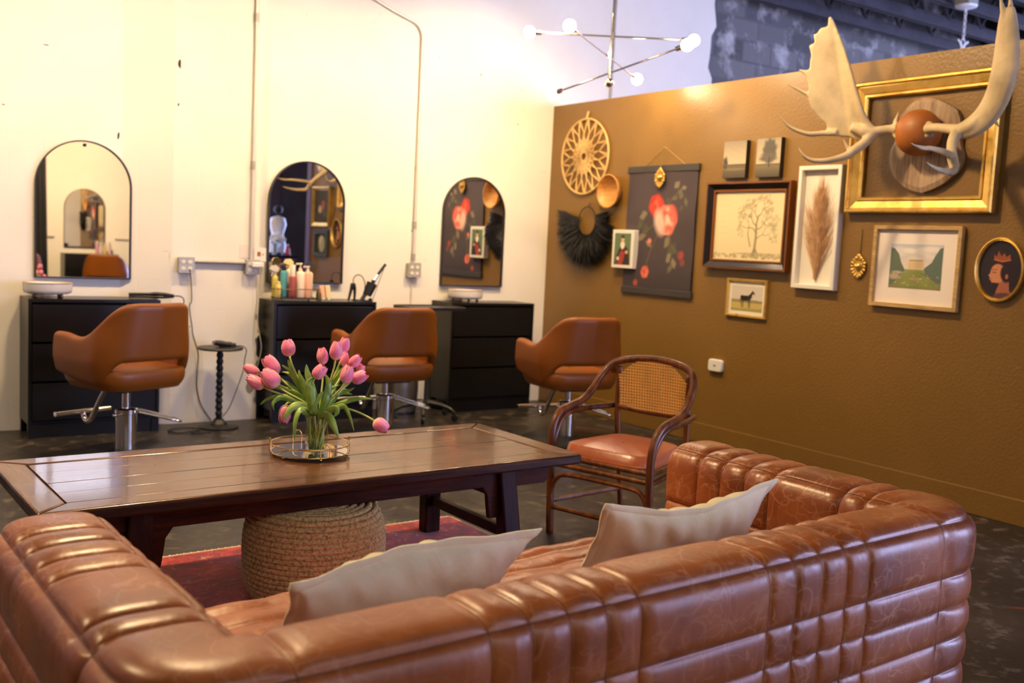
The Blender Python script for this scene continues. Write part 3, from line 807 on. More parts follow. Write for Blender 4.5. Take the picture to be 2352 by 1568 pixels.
# ================================================================== RATTAN ARMCHAIR  (local: seat faces -y, x to the sitter's left)
def build_rattan():
    fx, fy = -0.955, -0.295
    rz = math.atan2(fx, -fy) * 1.0     # rotate local -y onto the facing direction
    rz = math.atan2(-fy, -fx) - PI / 2 + PI
    rz = math.atan2(fy, fx) + PI / 2
    t = thing('rattan_armchair', 'rattan armchair with cane back and orange-brown leather seat beside the sofa', 'armchair', (2.965, 3.53, 0), rz)
    hw = 0.275
    def path(sgn):
        # floor -> front post -> arm -> up round the back hoop
        return [(sgn * (hw + 0.00), 0.02, 0.0), (sgn * hw, 0.005, 0.22), (sgn * hw, -0.005, 0.44), (sgn * (hw + 0.004), 0.015, 0.535), (sgn * (hw + 0.008), 0.07, 0.592), (sgn * (hw + 0.008), 0.16, 0.612),
                (sgn * (hw + 0.004), 0.25, 0.632), (sgn * (hw - 0.005), 0.325, 0.685), (sgn * (hw - 0.018), 0.385, 0.755), (sgn * (hw - 0.062), 0.43, 0.815)]
    top = [(0.11, 0.455, 0.842), (0.0, 0.462, 0.850), (-0.11, 0.455, 0.842)]
    full = path(1) + top + path(-1)[::-1]
    MB().tube(smooth_path(full, 6), 0.0185, 12).build('hoop_frame', RATTANPOLE, t, smooth=180)
    for s in (-1, 1):
        MB().tube(smooth_path([(s * hw, 0.0, 0.40), (s * (hw - 0.002), 0.018, 0.47), (s * (hw + 0.002), 0.065, 0.545), (s * (hw + 0.004), 0.14, 0.580), (s * (hw - 0.002), 0.28, 0.588), (s * (hw - 0.03), 0.40, 0.590), (s * (hw - 0.05), 0.475, 0.592)], 6), 0.0145, 10).build('arm_brace', RATTANPOLE, t, smooth=180)
        MB().tube(smooth_path([(s * 0.185, 0.52, 0.0), (s * 0.19, 0.49, 0.25), (s * 0.195, 0.462, 0.45), (s * 0.20, 0.452, 0.60), (s * 0.195, 0.448, 0.80)], 5), 0.015, 10).build('rear_leg', RATTANPOLE, t, smooth=180)
        for z in (0.385, 0.34): MB().tube([(s * hw, 0.01, z), (s * 0.235, 0.25, z), (s * 0.195, 0.478, z)], 0.0125, 8).build('side_rail', RATTANPOLE, t)
        MB().tube([(s * hw, 0.01, 0.16), (s * 0.19, 0.49, 0.16)], 0.012, 8).build('side_stretcher', RATTANPOLE, t)
        MB().tube(smooth_path([(s * 0.272, 0.004, 0.15), (s * 0.262, 0.004, 0.235), (s * 0.235, 0.005, 0.282), (s * 0.185, 0.006, 0.302), (0.0, 0.008, 0.306)], 5), 0.0125, 8).build('front_brace', RATTANPOLE, t)
    for z in (0.386, 0.345): MB().tube([(-hw, 0.006, z), (hw, 0.006, z)], 0.0135, 10).build('front_rail', RATTANPOLE, t)
    MB().tube([(-hw, 0.014, 0.13), (hw, 0.014, 0.13)], 0.012, 8).build('front_stretcher', RATTANPOLE, t)
    MB().tube(smooth_path([(-0.20, 0.452, 0.592), (-0.1, 0.474, 0.582), (0, 0.482, 0.578), (0.1, 0.474, 0.582), (0.20, 0.452, 0.592)], 5), 0.0145, 10).build('lower_back_rail', RATTANPOLE, t, smooth=180)
    MB().tube([(-0.19, 0.475, 0.385), (0.19, 0.475, 0.385)], 0.0125, 8).build('rear_rail', RATTANPOLE, t)
    # cane webbing: crossing strands
    CANE = plain('honey_cane', srgb(224, 170, 90), 0.45, var=0.12, vs=14)
    cane = MB()
    def ctop(x): return 0.850 - 0.155 * abs(x / 0.2) ** 2.6 * 0.6
    def cy(x, z): return 0.47 - 0.55 * x * x - 0.02 * (z - 0.58) / 0.27
    nx = 27
    for i in range(nx):
        x = -0.19 + 0.38 * i / (nx - 1); zt = ctop(x) - 0.012
        for o in (-0.0022, 0.0022): cane.tube([(x + o, cy(x, z), z) for z in np.linspace(0.585, zt, 5)], 0.0016, 4)
    nz = 18
    for k in range(nz):
        z = 0.592 + 0.25 * k / (nz - 1); xs = [x for x in np.linspace(-0.195, 0.195, 22) if ctop(x) - 0.006 > z]
        if len(xs) < 3: continue
        for o in (-0.0022, 0.0022): cane.tube([(x, cy(x, z) - 0.002, z + o) for x in xs], 0.0016, 4)
    for k in range(-34, 35):
        for s in (1, -1):
            P = []
            for z in np.linspace(0.585, 0.84, 12):
                x = k * 0.0146 + s * (z - 0.585)
                if abs(x) < 0.193 and ctop(x) - 0.008 > z: P.append((x, cy(x, z) - 0.001, z))
            if len(P) > 1: cane.tube(P, 0.0018, 4)
    cane.build('cane_back', CANE, t, smooth=0, fix=False)
    # domed seat pad
    rows = []
    for i in range(25):
        row = []
        for j in range(49):
            a = 2 * PI * j / 48; q = i / 24
            ca, sa = math.cos(a), math.sin(a); e = 0.42
            px = math.copysign(abs(ca) ** e, ca); py = math.copysign(abs(sa) ** e, sa)
            yy = 0.235 + 0.228 * py * q; hwid = 0.255 - 0.055 * (yy / 0.46)
            z = 0.445 + 0.040 * (1 - q ** 2.2) if q < 0.96 else 0.447 - 0.045 * (q - 0.96) / 0.04
            row.append((hwid * px * q, yy, z))
        rows.append(row)
    sm = MB().grid(rows)
    ring = rows[-1]; sm.grid([ring, [(x * 0.985, 0.235 + (y - 0.235) * 0.985, 0.395) for x, y, z in ring]])
    sm.build('seat_pad', SEATLEATHER, t, smooth=60)
    MB().tube([(x * 1.004, 0.235 + (y - 0.235) * 1.004, 0.400) for x, y, z in ring[:-1]], 0.005, 6, closed=True).build('seat_welt', SEATLEATHER, t)
    return t
build_rattan()

# ================================================================== SALON CHAIRS (local: sitter faces +y)
def build_salon_chair():
    t = thing('salon_chair', 'cognac salon chair in front of the left black dresser', 'salon chair', (1.50, 6.22, 0), R(22), 'cognac salon styling chairs')
    zs = 0.44
    # plan path: left arm tip -> back -> right arm tip
    path = []
    hw = 0.305; yb = -0.275; yf = 0.245; rc = 0.17
    for y in np.linspace(yf, yb + rc, 22): path.append((-hw, y, -1.0, 0.0))
    for k in range(1, 14):
        a = PI / 2 * k / 14; path.append((-hw + rc - rc * math.cos(a), yb + rc - rc * math.sin(a), -math.cos(a), -math.sin(a)))
    for x in np.linspace(-hw + rc, hw - rc, 26): path.append((x, yb, 0.0, -1.0))
    rp = [(-x, y, -nx, ny) for x, y, nx, ny in path[:35]][::-1]
    path += rp
    n = len(path)
    s = [0]
    for i in range(1, n): s.append(s[-1] + math.dist(path[i][:2], path[i - 1][:2]))
    s = np.array(s); Ls = s[-1]; u = np.abs(s / Ls * 2 - 1)      # 1 at the arm tips, 0 at the middle of the back
    top = np.interp(u, [0, 0.28, 0.36, 0.44, 0.54, 0.62, 0.72, 0.88, 0.96, 1.0], [0.945, 0.945, 0.925, 0.865, 0.785, 0.742, 0.728, 0.748, 0.755, 0.745])
    bot = np.interp(u, [0, 0.325, 0.36, 0.40, 0.45, 0.52, 0.8, 0.93, 1.0], [0.602, 0.602, 0.592, 0.53, 0.455, 0.445, 0.472, 0.492, 0.515])
    k = np.ones(7) / 7
    sm = lambda q: np.convolve(np.r_[[q[0]] * 3, q, [q[-1]] * 3], k, 'valid')
    top, bot = sm(top), sm(bot)
    m = 18; th = 0.062
    rows = []
    for i in range(n):
        x, y, nx, ny = path[i]; row = []
        z0, z1 = bot[i], top[i]
        loop = []
        ro = 0.026
        def P(z, d):
            lean = (z - 0.50)
            sc = 1 - 0.30 * max(0, lean - 0.18) ** 1.0 * (1 - u[i]) ** 0.5          # narrower towards the top of the back
            bulge = 0.016 * math.sin(PI * min(1, max(0, (z - 0.42) / 0.4)))
            yy = y - 0.16 * max(0, lean) * max(0, 1 - u[i] * 1.5)                      # backrest rake
            sc *= 1 - 0.55 * max(0, 0.60 - z)
            return ((x + nx * (d + bulge * abs(nx))) * sc, yy + ny * d, z)
        # closed section: outer face up, over the top, inner face down, under
        for q in np.linspace(0, 1, m): loop.append(P(z0 + ro + (z1 - z0 - 2 * ro) * q, 0.0))
        for a in (30, 60, 90, 120, 150): loop.append(P(z1 - ro + ro * math.sin(R(a)), -th / 2 + th / 2 * math.cos(R(a))))
        for q in np.linspace(1, 0, m): loop.append(P(z0 + ro + (z1 - z0 - 2 * ro) * q, -th))
        for a in (210, 240, 270, 300, 330): loop.append(P(z0 + ro + ro * math.sin(R(a)), -th / 2 + th / 2 * math.cos(R(a))))
        rows.append(loop)
    mb = MB().grid(rows, closev=True)
    for e in (0, n - 1):
        r0 = np.array(rows[e]); c = r0.mean(0); sgn = 1
        rr = []
        for q in (1, 0.85, 0.6, 0.3, 0.02):
            p = c + (r0 - c) * q; p[:, 1] = r0[:, 1] + 0.02 * (1 - q ** 2) ** 0.5; rr.append(p)
        mb.grid(rr, closev=True)
    mb.build('shell', CHAIRLEATHER, t, smooth=60)
    # seat pad with a rounded back
    rows = []
    prof = [(0.02, 0.43), (0.80, 0.43), (0.90, 0.442), (0.965, 0.475), (0.985, 0.515), (0.965, 0.540), (0.90, 0.552), (0.5, 0.558), (0.02, 0.560)]
    pts = smooth_path([(a, 0, b) for a, b in prof], 3)
    for p in pts:
        row = []
        for k_ in range(64):
            a = 2 * PI * k_ / 64; ca, sa = math.cos(a), math.sin(a); e = 0.46
            px = math.copysign(abs(ca) ** e, ca); py = math.copysign(abs(sa) ** e, sa)
            row.append((0.292 * px * p.x, 0.0 + 0.272 * py * p.x + (0.02 if py > 0 else 0), p.z))
        rows.append(row)
    MB().grid(rows, closev=True).build('seat', CHAIRLEATHER, t, smooth=180)
    MB().box(-0.13, 0.13, -0.13, 0.13, 0.405, 0.432).build('seat_plate', BLACKMETAL, t, smooth=0, bevel=0.004)
    MB().lathe([(0.024, 0.20), (0.024, 0.41)], 20).build('piston', CHROME, t)
    MB().lathe([(0.062, 0.02), (0.062, 0.255), (0.066, 0.258), (0.066, 0.285), (0.058, 0.292), (0.03, 0.294)], 28).build('pump_cylinder', CHROME, t)
    MB().lathe([(0.325, 0.0), (0.325, 0.012), (0.29, 0.024), (0.10, 0.032), (0.07, 0.045)], 48).build('base_plate', BLACKMETAL, t)
    ft = MB(); ft.tube(smooth_path([(0.0, 0.13, 0.42), (0.0, 0.22, 0.36), (0.0, 0.33, 0.20), (0.0, 0.365, 0.165), (0.0, 0.40, 0.16), (0.0, 0.425, 0.185), (0.0, 0.43, 0.21)], 5), 0.0165, 12)
    fo = ft.build('footrest', CHROME, t, smooth=60)
    MB().tube([(-0.19, 0.43, 0.215), (0.19, 0.43, 0.215)], 0.0155, 12).build('foot_bar', CHROME, fo)
    lv = MB(); lv.tube(smooth_path([(0.05, 0.0, 0.285), (0.23, -0.09, 0.225), (0.262, -0.11, 0.215), (0.268, -0.15, 0.205), (0.235, -0.175, 0.21), (0.035, -0.075, 0.272)], 5), 0.0085, 8)
    lv.tube([(0.08, -0.02, 0.27), (-0.10, -0.04, 0.262)], 0.008, 8); lv.ball((-0.105, -0.04, 0.262), 0.013)
    lv.build('pump_lever', CHROME, t, smooth=60)
    return t
sc1 = build_salon_chair()
sc2 = dup(sc1, (3.27, 6.27, -0.02), R(-2), 'cognac salon chair in front of the middle black dresser, behind the tulips')
sc3 = dup(sc1, (4.40, 5.62, -0.03), R(-8), 'cognac salon chair at the right, in front of the brown wall behind the rattan armchair')
for c in (sc2, sc3):
    # these two are pumped lower: the floor plate stays on the floor
    dz = -c.location.z; c.location.z = 0
    for ch in c.children:
        if ch.name.split('.')[0] in ('shell', 'seat', 'seat_plate', 'footrest', 'piston'): ch.location.z -= dz

# ================================================================== BLACK DRESSERS
def build_dresser(label, x, wd):
    t = thing('dresser', label, 'dresser', (x, 6.905, 0), 0, 'black styling station dressers')
    dp = WY - 6.905 - 0.004; H = 0.895
    b = MB(); b.box(0, wd, 0, dp, H - 0.022, H); b.box(0, 0.02, 0.0, dp, 0.09, H - 0.022); b.box(wd - 0.02, wd, 0.0, dp, 0.09, H - 0.022); b.box(0.02, wd - 0.02, dp - 0.01, dp, 0.09, H - 0.022); b.box(0.02, wd - 0.02, 0.012, dp - 0.01, 0.09, 0.11)
    b.build('carcass', BLACKLACQ, t, smooth=0, bevel=0.002)
    for i in range(3):
        z0 = 0.115 + i * 0.253; MB().box(0.024, wd - 0.024, 0.001, 0.02, z0, z0 + 0.238).build('drawer_front', BLACKLACQ, t, smooth=0, bevel=0.003)
    p = MB()
    for xx in (0.0, wd - 0.05): p.box(xx + 0.001, xx + 0.049, 0.002, 0.04, 0, 0.09); p.box(xx + 0.001, xx + 0.049, dp - 0.05, dp - 0.01, 0, 0.09)
    p.box(0.049, wd - 0.049, 0.012, 0.03, 0.0, 0.09)
    p.build('plinth', BLACKLACQ, t, smooth=0)
    return t
build_dresser('black dresser under the left arched mirror', 1.067, 0.815)
build_dresser('black dresser under the middle arched mirror, crowded with bottles', 2.682, 0.815)
build_dresser('black dresser under the right arched mirror, next to the brown wall', 4.172, 0.812)

# ================================================================== ARCHED MIRRORS
def build_mirror(label, x0, x1, z0=1.014, z1=1.932, loc=(0, WY, 0), rz=0, knob=False):
    t = thing('arched_mirror', label, 'mirror', loc, rz, 'black framed arched mirrors')
    r = (x1 - x0) / 2; cx = (x0 + x1) / 2; zc = z1 - r
    def ol(o):
        rr = r - o; p = [(cx - rr, z0 + o), (cx + rr, z0 + o)]
        return p + [(cx + rr * math.cos(a), zc + rr * math.sin(a)) for a in np.linspace(0, PI, 41)]
    MB().ringprism(ol(0), ol(0.0085), -0.032, -0.001).build('frame', BLACKMETAL, t, smooth=0)
    MB().prism(ol(0.008), -0.018, -0.0015).build('glass', MIRROR, t, smooth=0)
    if knob:
        MB().lathe([(0.0, 0.020), (0.008, 0.018), (0.011, 0.010), (0.005, 0.0)], 14, Matrix.Translation((cx, -0.018, z1 - 0.03)) @ Matrix.Rotation(PI / 2, 4, 'X')).build('hook', BLACKMETAL, t)
    return t
build_mirror('black framed arched mirror over the left dresser, reflecting another mirror', 1.152, 1.759, knob=True)
m2_ = build_mirror('black framed arched mirror over the middle dresser, behind the bottles', -0.306, 0.306, loc=(3.039, WY - 0.006, 0), rz=R(0.67))
m2_.rotation_euler[0] = R(0.3); m2_.location.y = WY - 0.006 + math.tan(R(0.3)) * 1.0
build_mirror('black framed arched mirror over the right dresser, reflecting the flower scroll', 4.234, 4.845)

# ================================================================== CONDUITS, OUTLET BOXES, CARDS
PY = WY - 0.10
def clip(mb, x, y, z): mb.box(x - 0.03, x + 0.03, y - 0.004, y, z - 0.008, z + 0.008)
def conduit(label, pts, yw, grp, r=0.0115):
    o = MB().tube(pts, r, 12)
    c = o.build('conduit_pipe', GALV if 'short' in label else CONDUIT); tag(c, label, 'conduit', grp)
    return c
p = PY - 0.017
c1 = conduit('galvanised conduit running up the wall beside the middle mirror', [(2.578, p, 1.165), (2.577, p, 4.4)], PY, 'galvanised conduits')
for z in (1.86, 2.9): MB().lathe([(0.016, -0.03), (0.016, 0.03)], 12, Matrix.Translation((2.577, p, z))).build('coupling', GALV, c1)
p2 = WY - 0.017
bend = [(3.972, p2, 1.17), (3.978, p2, 2.98)] + [(3.978 - 0.13 + 0.13 * math.cos(a), p2, 2.98 + 0.13 * math.sin(a)) for a in np.linspace(0.15, PI / 2 - 0.25, 8)]
bend += [(3.74, p2, 3.145), (3.3, p2, 3.30)]
c2 = conduit('galvanised conduit bending left near the top, between the middle and right mirrors', bend, WY, 'galvanised conduits')
for z in (1.50, 1.24): MB().lathe([(0.016, -0.03), (0.016, 0.03)], 12, Matrix.Translation((3.973, p2, z))).build('coupling', GALV, c2)
conduit('short horizontal conduit joining two outlet boxes on the pilaster', [(2.155, p, 1.156), (2.56, p, 1.156)], PY, 'galvanised conduits', 0.0135)
# hall conduits on the far white stretch above the partition
o = MB().tube([(5.95, WY - 0.014, 2.2), (5.95, WY - 0.014, 4.4)], 0.011, 10).build('conduit_pipe', GALV); tag(o, 'thin conduit on the white wall behind the chandelier', 'conduit', 'galvanised conduits')
IVORY = plain('ivory_socket', (0.78, 0.72, 0.62), 0.4)
def outlet(label, x0, x1, z0, z1, yw, plug=None):
    t = thing('outlet_box', label, 'outlet box', (x0, yw, z0), 0, 'surface outlet boxes')
    w, h = x1 - x0, z1 - z0
    MB().box(0, w, -0.045, 0, 0, h).build('box', GALV, t, smooth=0, bevel=0.004)
    MB().prism(rrect(-0.003, w + 0.003, -0.003, h + 0.003, 0.006), -0.049, -0.045).build('cover_plate', GALV, t, smooth=0)
    for i in range(2):
        for j in range(2):
            cx, cz = w * (0.28 + 0.44 * i), h * (0.28 + 0.44 * j)
            MB().prism([(cx + 0.016 * math.cos(a), cz + 0.0135 * math.sin(a)) for a in np.linspace(0, 2 * PI, 17)[:-1]], -0.0515, -0.049).build('socket', IVORY, t, smooth=0)
    return t
outlet('grey outlet box with black plug, left end of the short conduit', 2.053, 2.158, 1.078, 1.182, PY)
outlet('grey outlet box with white adapter beside the middle mirror', 2.535, 2.632, 1.078, 1.180, PY)
outlet('grey outlet box below the bent conduit, between two mirrors', 3.918, 4.028, 1.082, 1.195, WY)
pl = thing('power_adapter', 'white power adapter block plugged into the box by the middle mirror', 'adapter', (2.565, PY - 0.052, 1.128))
MB().box(0, 0.085, -0.035, 0, 0, 0.036).build('housing', WHITEPLASTIC, pl, smooth=0, bevel=0.006)
# cards behind the conduit
CARD = plain('paper_card', (0.80, 0.70, 0.66), 0.7)
k1 = thing('paper_card', 'blank pinkish card on the wall left of the conduit', 'card', (2.497, PY - 0.002, 1.192))
MB().box(0, 0.094, -0.001, 0.001, 0, 0.094).build('sheet', CARD, k1, smooth=0)
k2 = thing('paper_card', 'small white card with a tiny portrait photo beside the middle mirror', 'card', (2.605, PY - 0.006, 1.172))
MB().box(0, 0.088, -0.001, 0.001, 0, 0.098).build('sheet', plain('white_card', (0.84, 0.76, 0.72), 0.6), k2, smooth=0)
MB().box(0.022, 0.048, -0.0018, -0.001, 0.035, 0.068).build('photo', plain('photo_print', srgb(150, 92, 58), 0.5, var=0.4, vs=60), k2, smooth=0)
MB().box(0.058, 0.074, -0.0018, -0.001, 0.042, 0.056).build('caption', plain('grey_ink', (0.42, 0.38, 0.34), 0.7), k2, smooth=0)

def cord(label, pts, r=0.0042, mat=None, cat='cord', name='extension_cord'):
    o = MB().tube(smooth_path(pts, 6), r, 6).build(name, mat or CORDMAT, smooth=180); tag(o, label, cat); return o
yc = PY - 0.02
A = lambda px, py, y=yc: tuple(aty(px, py, y))
cord('grey cord hanging from the left outlet box to the floor behind the spindle table', [A(436, 618, PY - 0.055), A(439, 650), A(440, 690), A(435, 705), A(441, 750), A(443, 768), A(455, 812), A(452, 850), A(452, 890), A(462, 930), A(484, 965), (2.27, 7.05, 0.01)])
clipper_cord = cord('black cord trailing from the hair clipper down behind the spindle table', [(2.400, 6.88, 0.580), (2.440, 6.87, 0.578), (2.468, 6.865, 0.55), A(562, 825, 6.92), A(559, 850, 6.95), A(545, 890, 6.98), A(528, 933, 7.0), A(512, 955, 7.02), (2.31, 7.06, 0.012)], 0.0036)
adapter_cord = cord('white cord looping from the adapter down beside the middle dresser', [(2.64, PY - 0.07, 1.13), A(596, 660, PY - 0.03), A(593, 700, PY - 0.03), A(592, 745, PY - 0.05), A(600, 790, PY - 0.06), A(598, 815, PY - 0.05), A(590, 845, PY - 0.02), (2.63, PY - 0.02, 0.30)], 0.0045, plain('white_cord', (0.55, 0.52, 0.47), 0.5))
cord('white cord hanging below the outlet box between two mirrors', [(3.975, WY - 0.055, 1.10), (3.972, WY - 0.02, 1.04), (3.968, WY - 0.015, 0.90), (3.97, WY - 0.015, 0.5), (3.98, WY - 0.02, 0.012)], 0.004, plain('ivory_cord', (0.66, 0.60, 0.50), 0.5))
cord('black cords coiled on the floor beside the spindle table base', [(2.10, 6.80, 0.008), (1.98, 6.76, 0.008), (1.93, 6.86, 0.008), (2.04, 6.92, 0.010), (2.14, 6.83, 0.010), (2.05, 6.73, 0.008), (2.18, 6.72, 0.008)], 0.005, BLACKPLASTIC)

# ================================================================== SPINDLE SIDE TABLE AND CLIPPER
st = thing('spindle_side_table', 'black bobbin turned side table against the pilaster', 'side table', (2.293, 6.905, 0))
MB().lathe([(0.150, 0.553), (0.157, 0.556), (0.158, 0.564), (0.154, 0.569), (0.0, 0.569)], 48).build('top', BLACKMETAL, st)
pf = [(0.030, 0.05)]
for k in range(10):
    z0 = 0.075 + k * 0.0462
    for q in np.linspace(0.06, 0.94, 7): pf.append((0.0165 + 0.0085 * math.sin(PI * q), z0 + 0.0462 * q))
pf += [(0.022, 0.545), (0.034, 0.556)]
MB().lathe(pf, 24).build('bobbin_column', BLACKMETAL, st, smooth=180)
MB().lathe([(0.137, 0.0), (0.139, 0.010), (0.125, 0.016), (0.060, 0.022), (0.056, 0.034), (0.040, 0.046), (0.032, 0.062), (0.0, 0.066)], 40).build('base', BLACKMETAL, st)
def adopt(o, par, nm):
    o.name = nm; o.parent = par; o.matrix_parent_inverse = (Matrix.Translation(par.location) @ par.rotation_euler.to_matrix().to_4x4()).inverted()
    for k in ('label', 'category'): del o[k]
adopt(adapter_cord, pl, 'cord')
cl = thing('hair_clipper', 'black hair clipper lying on the spindle side table', 'clipper', (2.315, 6.90, 0.570), R(-14))
MB().tube(smooth_path([(-0.062, 0, 0.030), (-0.04, 0, 0.028), (0.0, 0, 0.022), (0.05, 0, 0.018), (0.085, 0, 0.015)], 4), [0.016] * 1 + [0.019] * 4 + [0.022] * 4 + [0.019] * 4 + [0.014] * 4, 12, flat=1.3).build('body', BLACKPLASTIC, cl, smooth=60)
MB().box(-0.075, -0.055, -0.02, 0.02, 0.018, 0.044).build('blade', plain('steel_blade', (0.5, 0.5, 0.5), 0.3, metal=1), cl, smooth=0, bevel=0.002)
MB().box(-0.03, 0.02, -0.018, 0.018, 0.0, 0.012).build('switch', BLACKPLASTIC, cl, smooth=0, bevel=0.003)

adopt(clipper_cord, cl, 'cord')
# ================================================================== ON THE DRESSERS
DT = 0.895
def footed_bowl(label, x, y):
    t = thing('footed_bowl', label, 'bowl', (x, y, DT), 0, 'white gold-rimmed bowls')
    MB().lathe([(0.0, 0.026), (0.120, 0.026), (0.141, 0.034), (0.146, 0.050), (0.148, 0.096), (0.143, 0.096), (0.140, 0.052), (0.118, 0.040), (0.0, 0.038)], 48).build('bowl', CERAMIC, t, smooth=60)
    MB().lathe([(0.143, 0.094), (0.149, 0.094), (0.1495, 0.0985), (0.1425, 0.0985), (0.143, 0.094)], 48, cap=False).build('gold_rim', GOLDMETAL, t)
    for k in range(4):
        a = R(40 + 90 * k); MB().ball((0.105 * math.cos(a), 0.105 * math.sin(a), 0.013), 0.0125, rz=0.0135).build('ball_foot', plain('aged_brass', (0.35, 0.22, 0.08), 0.35, metal=1) if k == 0 and 'aged_brass' not in bpy.data.materials else bpy.data.materials['aged_brass'], t)
    return t
footed_bowl('white gold rimmed bowl on ball feet on the left dresser', 1.205, 7.055)
footed_bowl('white gold rimmed bowl on ball feet on the right dresser', 4.385, 7.06)
fi = thing('flat_iron', 'black flat iron lying across the right end of the left dresser', 'flat iron', (1.865, 7.02, DT), R(-12))
for z in (0.012, 0.030): MB().tube(smooth_path([(-0.16, 0, z), (-0.05, 0, z + 0.002), (0.05, 0, z + 0.003), (0.13, 0, 0.022)], 4), [0.009] * 6 + [0.013] * 7, 10, flat=1.5).build('arm', BLACKPLASTIC, fi, smooth=60)
MB().tube(smooth_path([(0.13, 0, 0.022), (0.17, -0.01, 0.022), (0.195, -0.02, 0.0), (0.19, -0.02, -0.06), (0.18, 0.0, -0.2)], 5), 0.004, 6).build('cable', BLACKPLASTIC, fi)
# bottle caddy and its bottles
cd = thing('bottle_caddy', 'black wire caddy holding hair products on the middle dresser', 'caddy', (2.885, 7.03, DT))
MB().prism(rrect(-0.16, 0.16, -0.09, 0.09, 0.03), 0, 0.008, Matrix.Rotation(-PI / 2, 4, 'X') @ Matrix.Translation((0, -0.022, 0))).build('tray_floor', BLACKMETAL, cd, smooth=0)
rl = [(x, y, 0.085) for x, y in rrect(-0.162, 0.162, -0.092, 0.092, 0.03)]
MB().tube(rl, 0.003, 6, closed=True).build('rail', bpy.data.materials['aged_brass'], cd)
for x in (-0.14, 0.14):
    for y in (-0.08, 0.08):
        MB().tube([(x, y, 0.012), (x, y * 1.12, 0.085)], 0.0025, 6).build('post', BLACKMETAL, cd); MB().ball((x, y, 0.007), 0.008).build('ball_foot', bpy.data.materials['aged_brass'], cd)
def bottle(label, x, y, r, h, col, capcol, caph, style='pump', z=DT + 0.0225, flat=1.0):
    t = thing('product_bottle', label, 'bottle', (x, y, z), 0, 'hair product bottles')
    M_ = Matrix.Diagonal((1, flat, 1, 1))
    MB().lathe([(r * 0.92, 0), (r, 0.006), (r, h - 0.02), (r * 0.85, h - 0.008), (r * 0.4, h)], 20, M_).build('body', plain('bottle_plastic', col, 0.35), t, smooth=50)
    cm = plain('bottle_cap', capcol, 0.4)
    if style == 'pump':
        mb = MB().lathe([(r * 0.42, h - 0.001), (r * 0.42, h + 0.02), (r * 0.14, h + 0.022), (r * 0.14, h + caph)], 14)
        mb.bar((0.012, 0, h + caph), (-0.036, 0, h + caph - 0.003), 0.014, 0.010); mb.build('pump', cm, t, smooth=40)
    elif style == 'trigger':
        mb = MB().lathe([(r * 0.40, h - 0.001), (r * 0.40, h + 0.02), (r * 0.25, h + 0.03)], 14)
        mb.prism([(-0.045, h + 0.045), (-0.012, h + 0.030), (0.018, h + 0.025), (0.030, h + 0.05), (0.005, h + 0.075), (-0.03, h + 0.072)], -0.011, 0.011); mb.bar((-0.014, 0, h + 0.035), (-0.030, 0, h - 0.005), 0.008, 0.006)
        mb.build('trigger', cm, t, smooth=0)
    else:
        MB().lathe([(r * 0.72, h - 0.006), (r * 0.72, h + caph), (r * 0.6, h + caph + 0.004)], 18).build('cap', cm, t, smooth=40)
    return t
bottle('pale yellow-green bottle at the left end of the caddy', 2.748, 7.075, 0.024, 0.155, srgb(205, 192, 96), srgb(222, 214, 196), 0.05, 'trigger')
bottle('short yellow jar at the front left of the caddy', 2.738, 6.985, 0.021, 0.10, srgb(222, 200, 120), srgb(214, 196, 130), 0.012, 'cap')
bottle('turquoise spray bottle with black cap in the caddy', 2.800, 7.04, 0.024, 0.20, srgb(92, 178, 188), (0.01, 0.01, 0.01), 0.028, 'cap')
bottle('plum red bottle with white neck in the caddy', 2.846, 6.985, 0.026, 0.165, srgb(165, 88, 84), srgb(238, 226, 214), 0.07, 'cap')
bottle('cream spray bottle with yellow trigger at the back of the caddy', 2.862, 7.09, 0.026, 0.205, srgb(238, 222, 200), srgb(244, 220, 150), 0.05, 'trigger')
bottle('large white pump bottle in the middle of the caddy', 2.912, 7.0, 0.033, 0.195, srgb(243, 226, 206), srgb(243, 226, 200), 0.055, 'pump')
bottle('peach pump bottle in the caddy', 2.968, 6.995, 0.027, 0.195, srgb(240, 186, 158), srgb(240, 214, 196), 0.035, 'pump')
bottle('clear grey spray bottle with black neck at the right end of the caddy', 3.008, 7.06, 0.027, 0.19, srgb(222, 208, 190), (0.03, 0.03, 0.03), 0.04, 'trigger')
bottle('small olive green jar right of the bottle caddy', 3.070, 7.02, 0.020, 0.070, srgb(88, 86, 48), srgb(150, 104, 66), 0.018, 'cap', z=DT)
def leaning(label, x, col):
    t = thing('product_tube', label, 'tube', (x, 7.05, DT), 0, 'leaning product tubes')
    M_ = Matrix.Rotation(R(-9), 4, 'Y')
    MB().box(-0.019, 0.019, -0.012, 0.012, 0.016, 0.112, M_).build('body', plain('tube_plastic', col, 0.45), t, smooth=0, bevel=0.003)
    MB().lathe([(0.014, 0.004), (0.014, 0.018)], 14, M_).build('cap', WHITEPLASTIC, t)
leaning('peach coloured tube right of the olive jar', 3.118, srgb(246, 192, 160)); leaning('pale yellow tube at the right of the product row', 3.166, srgb(244, 222, 168))
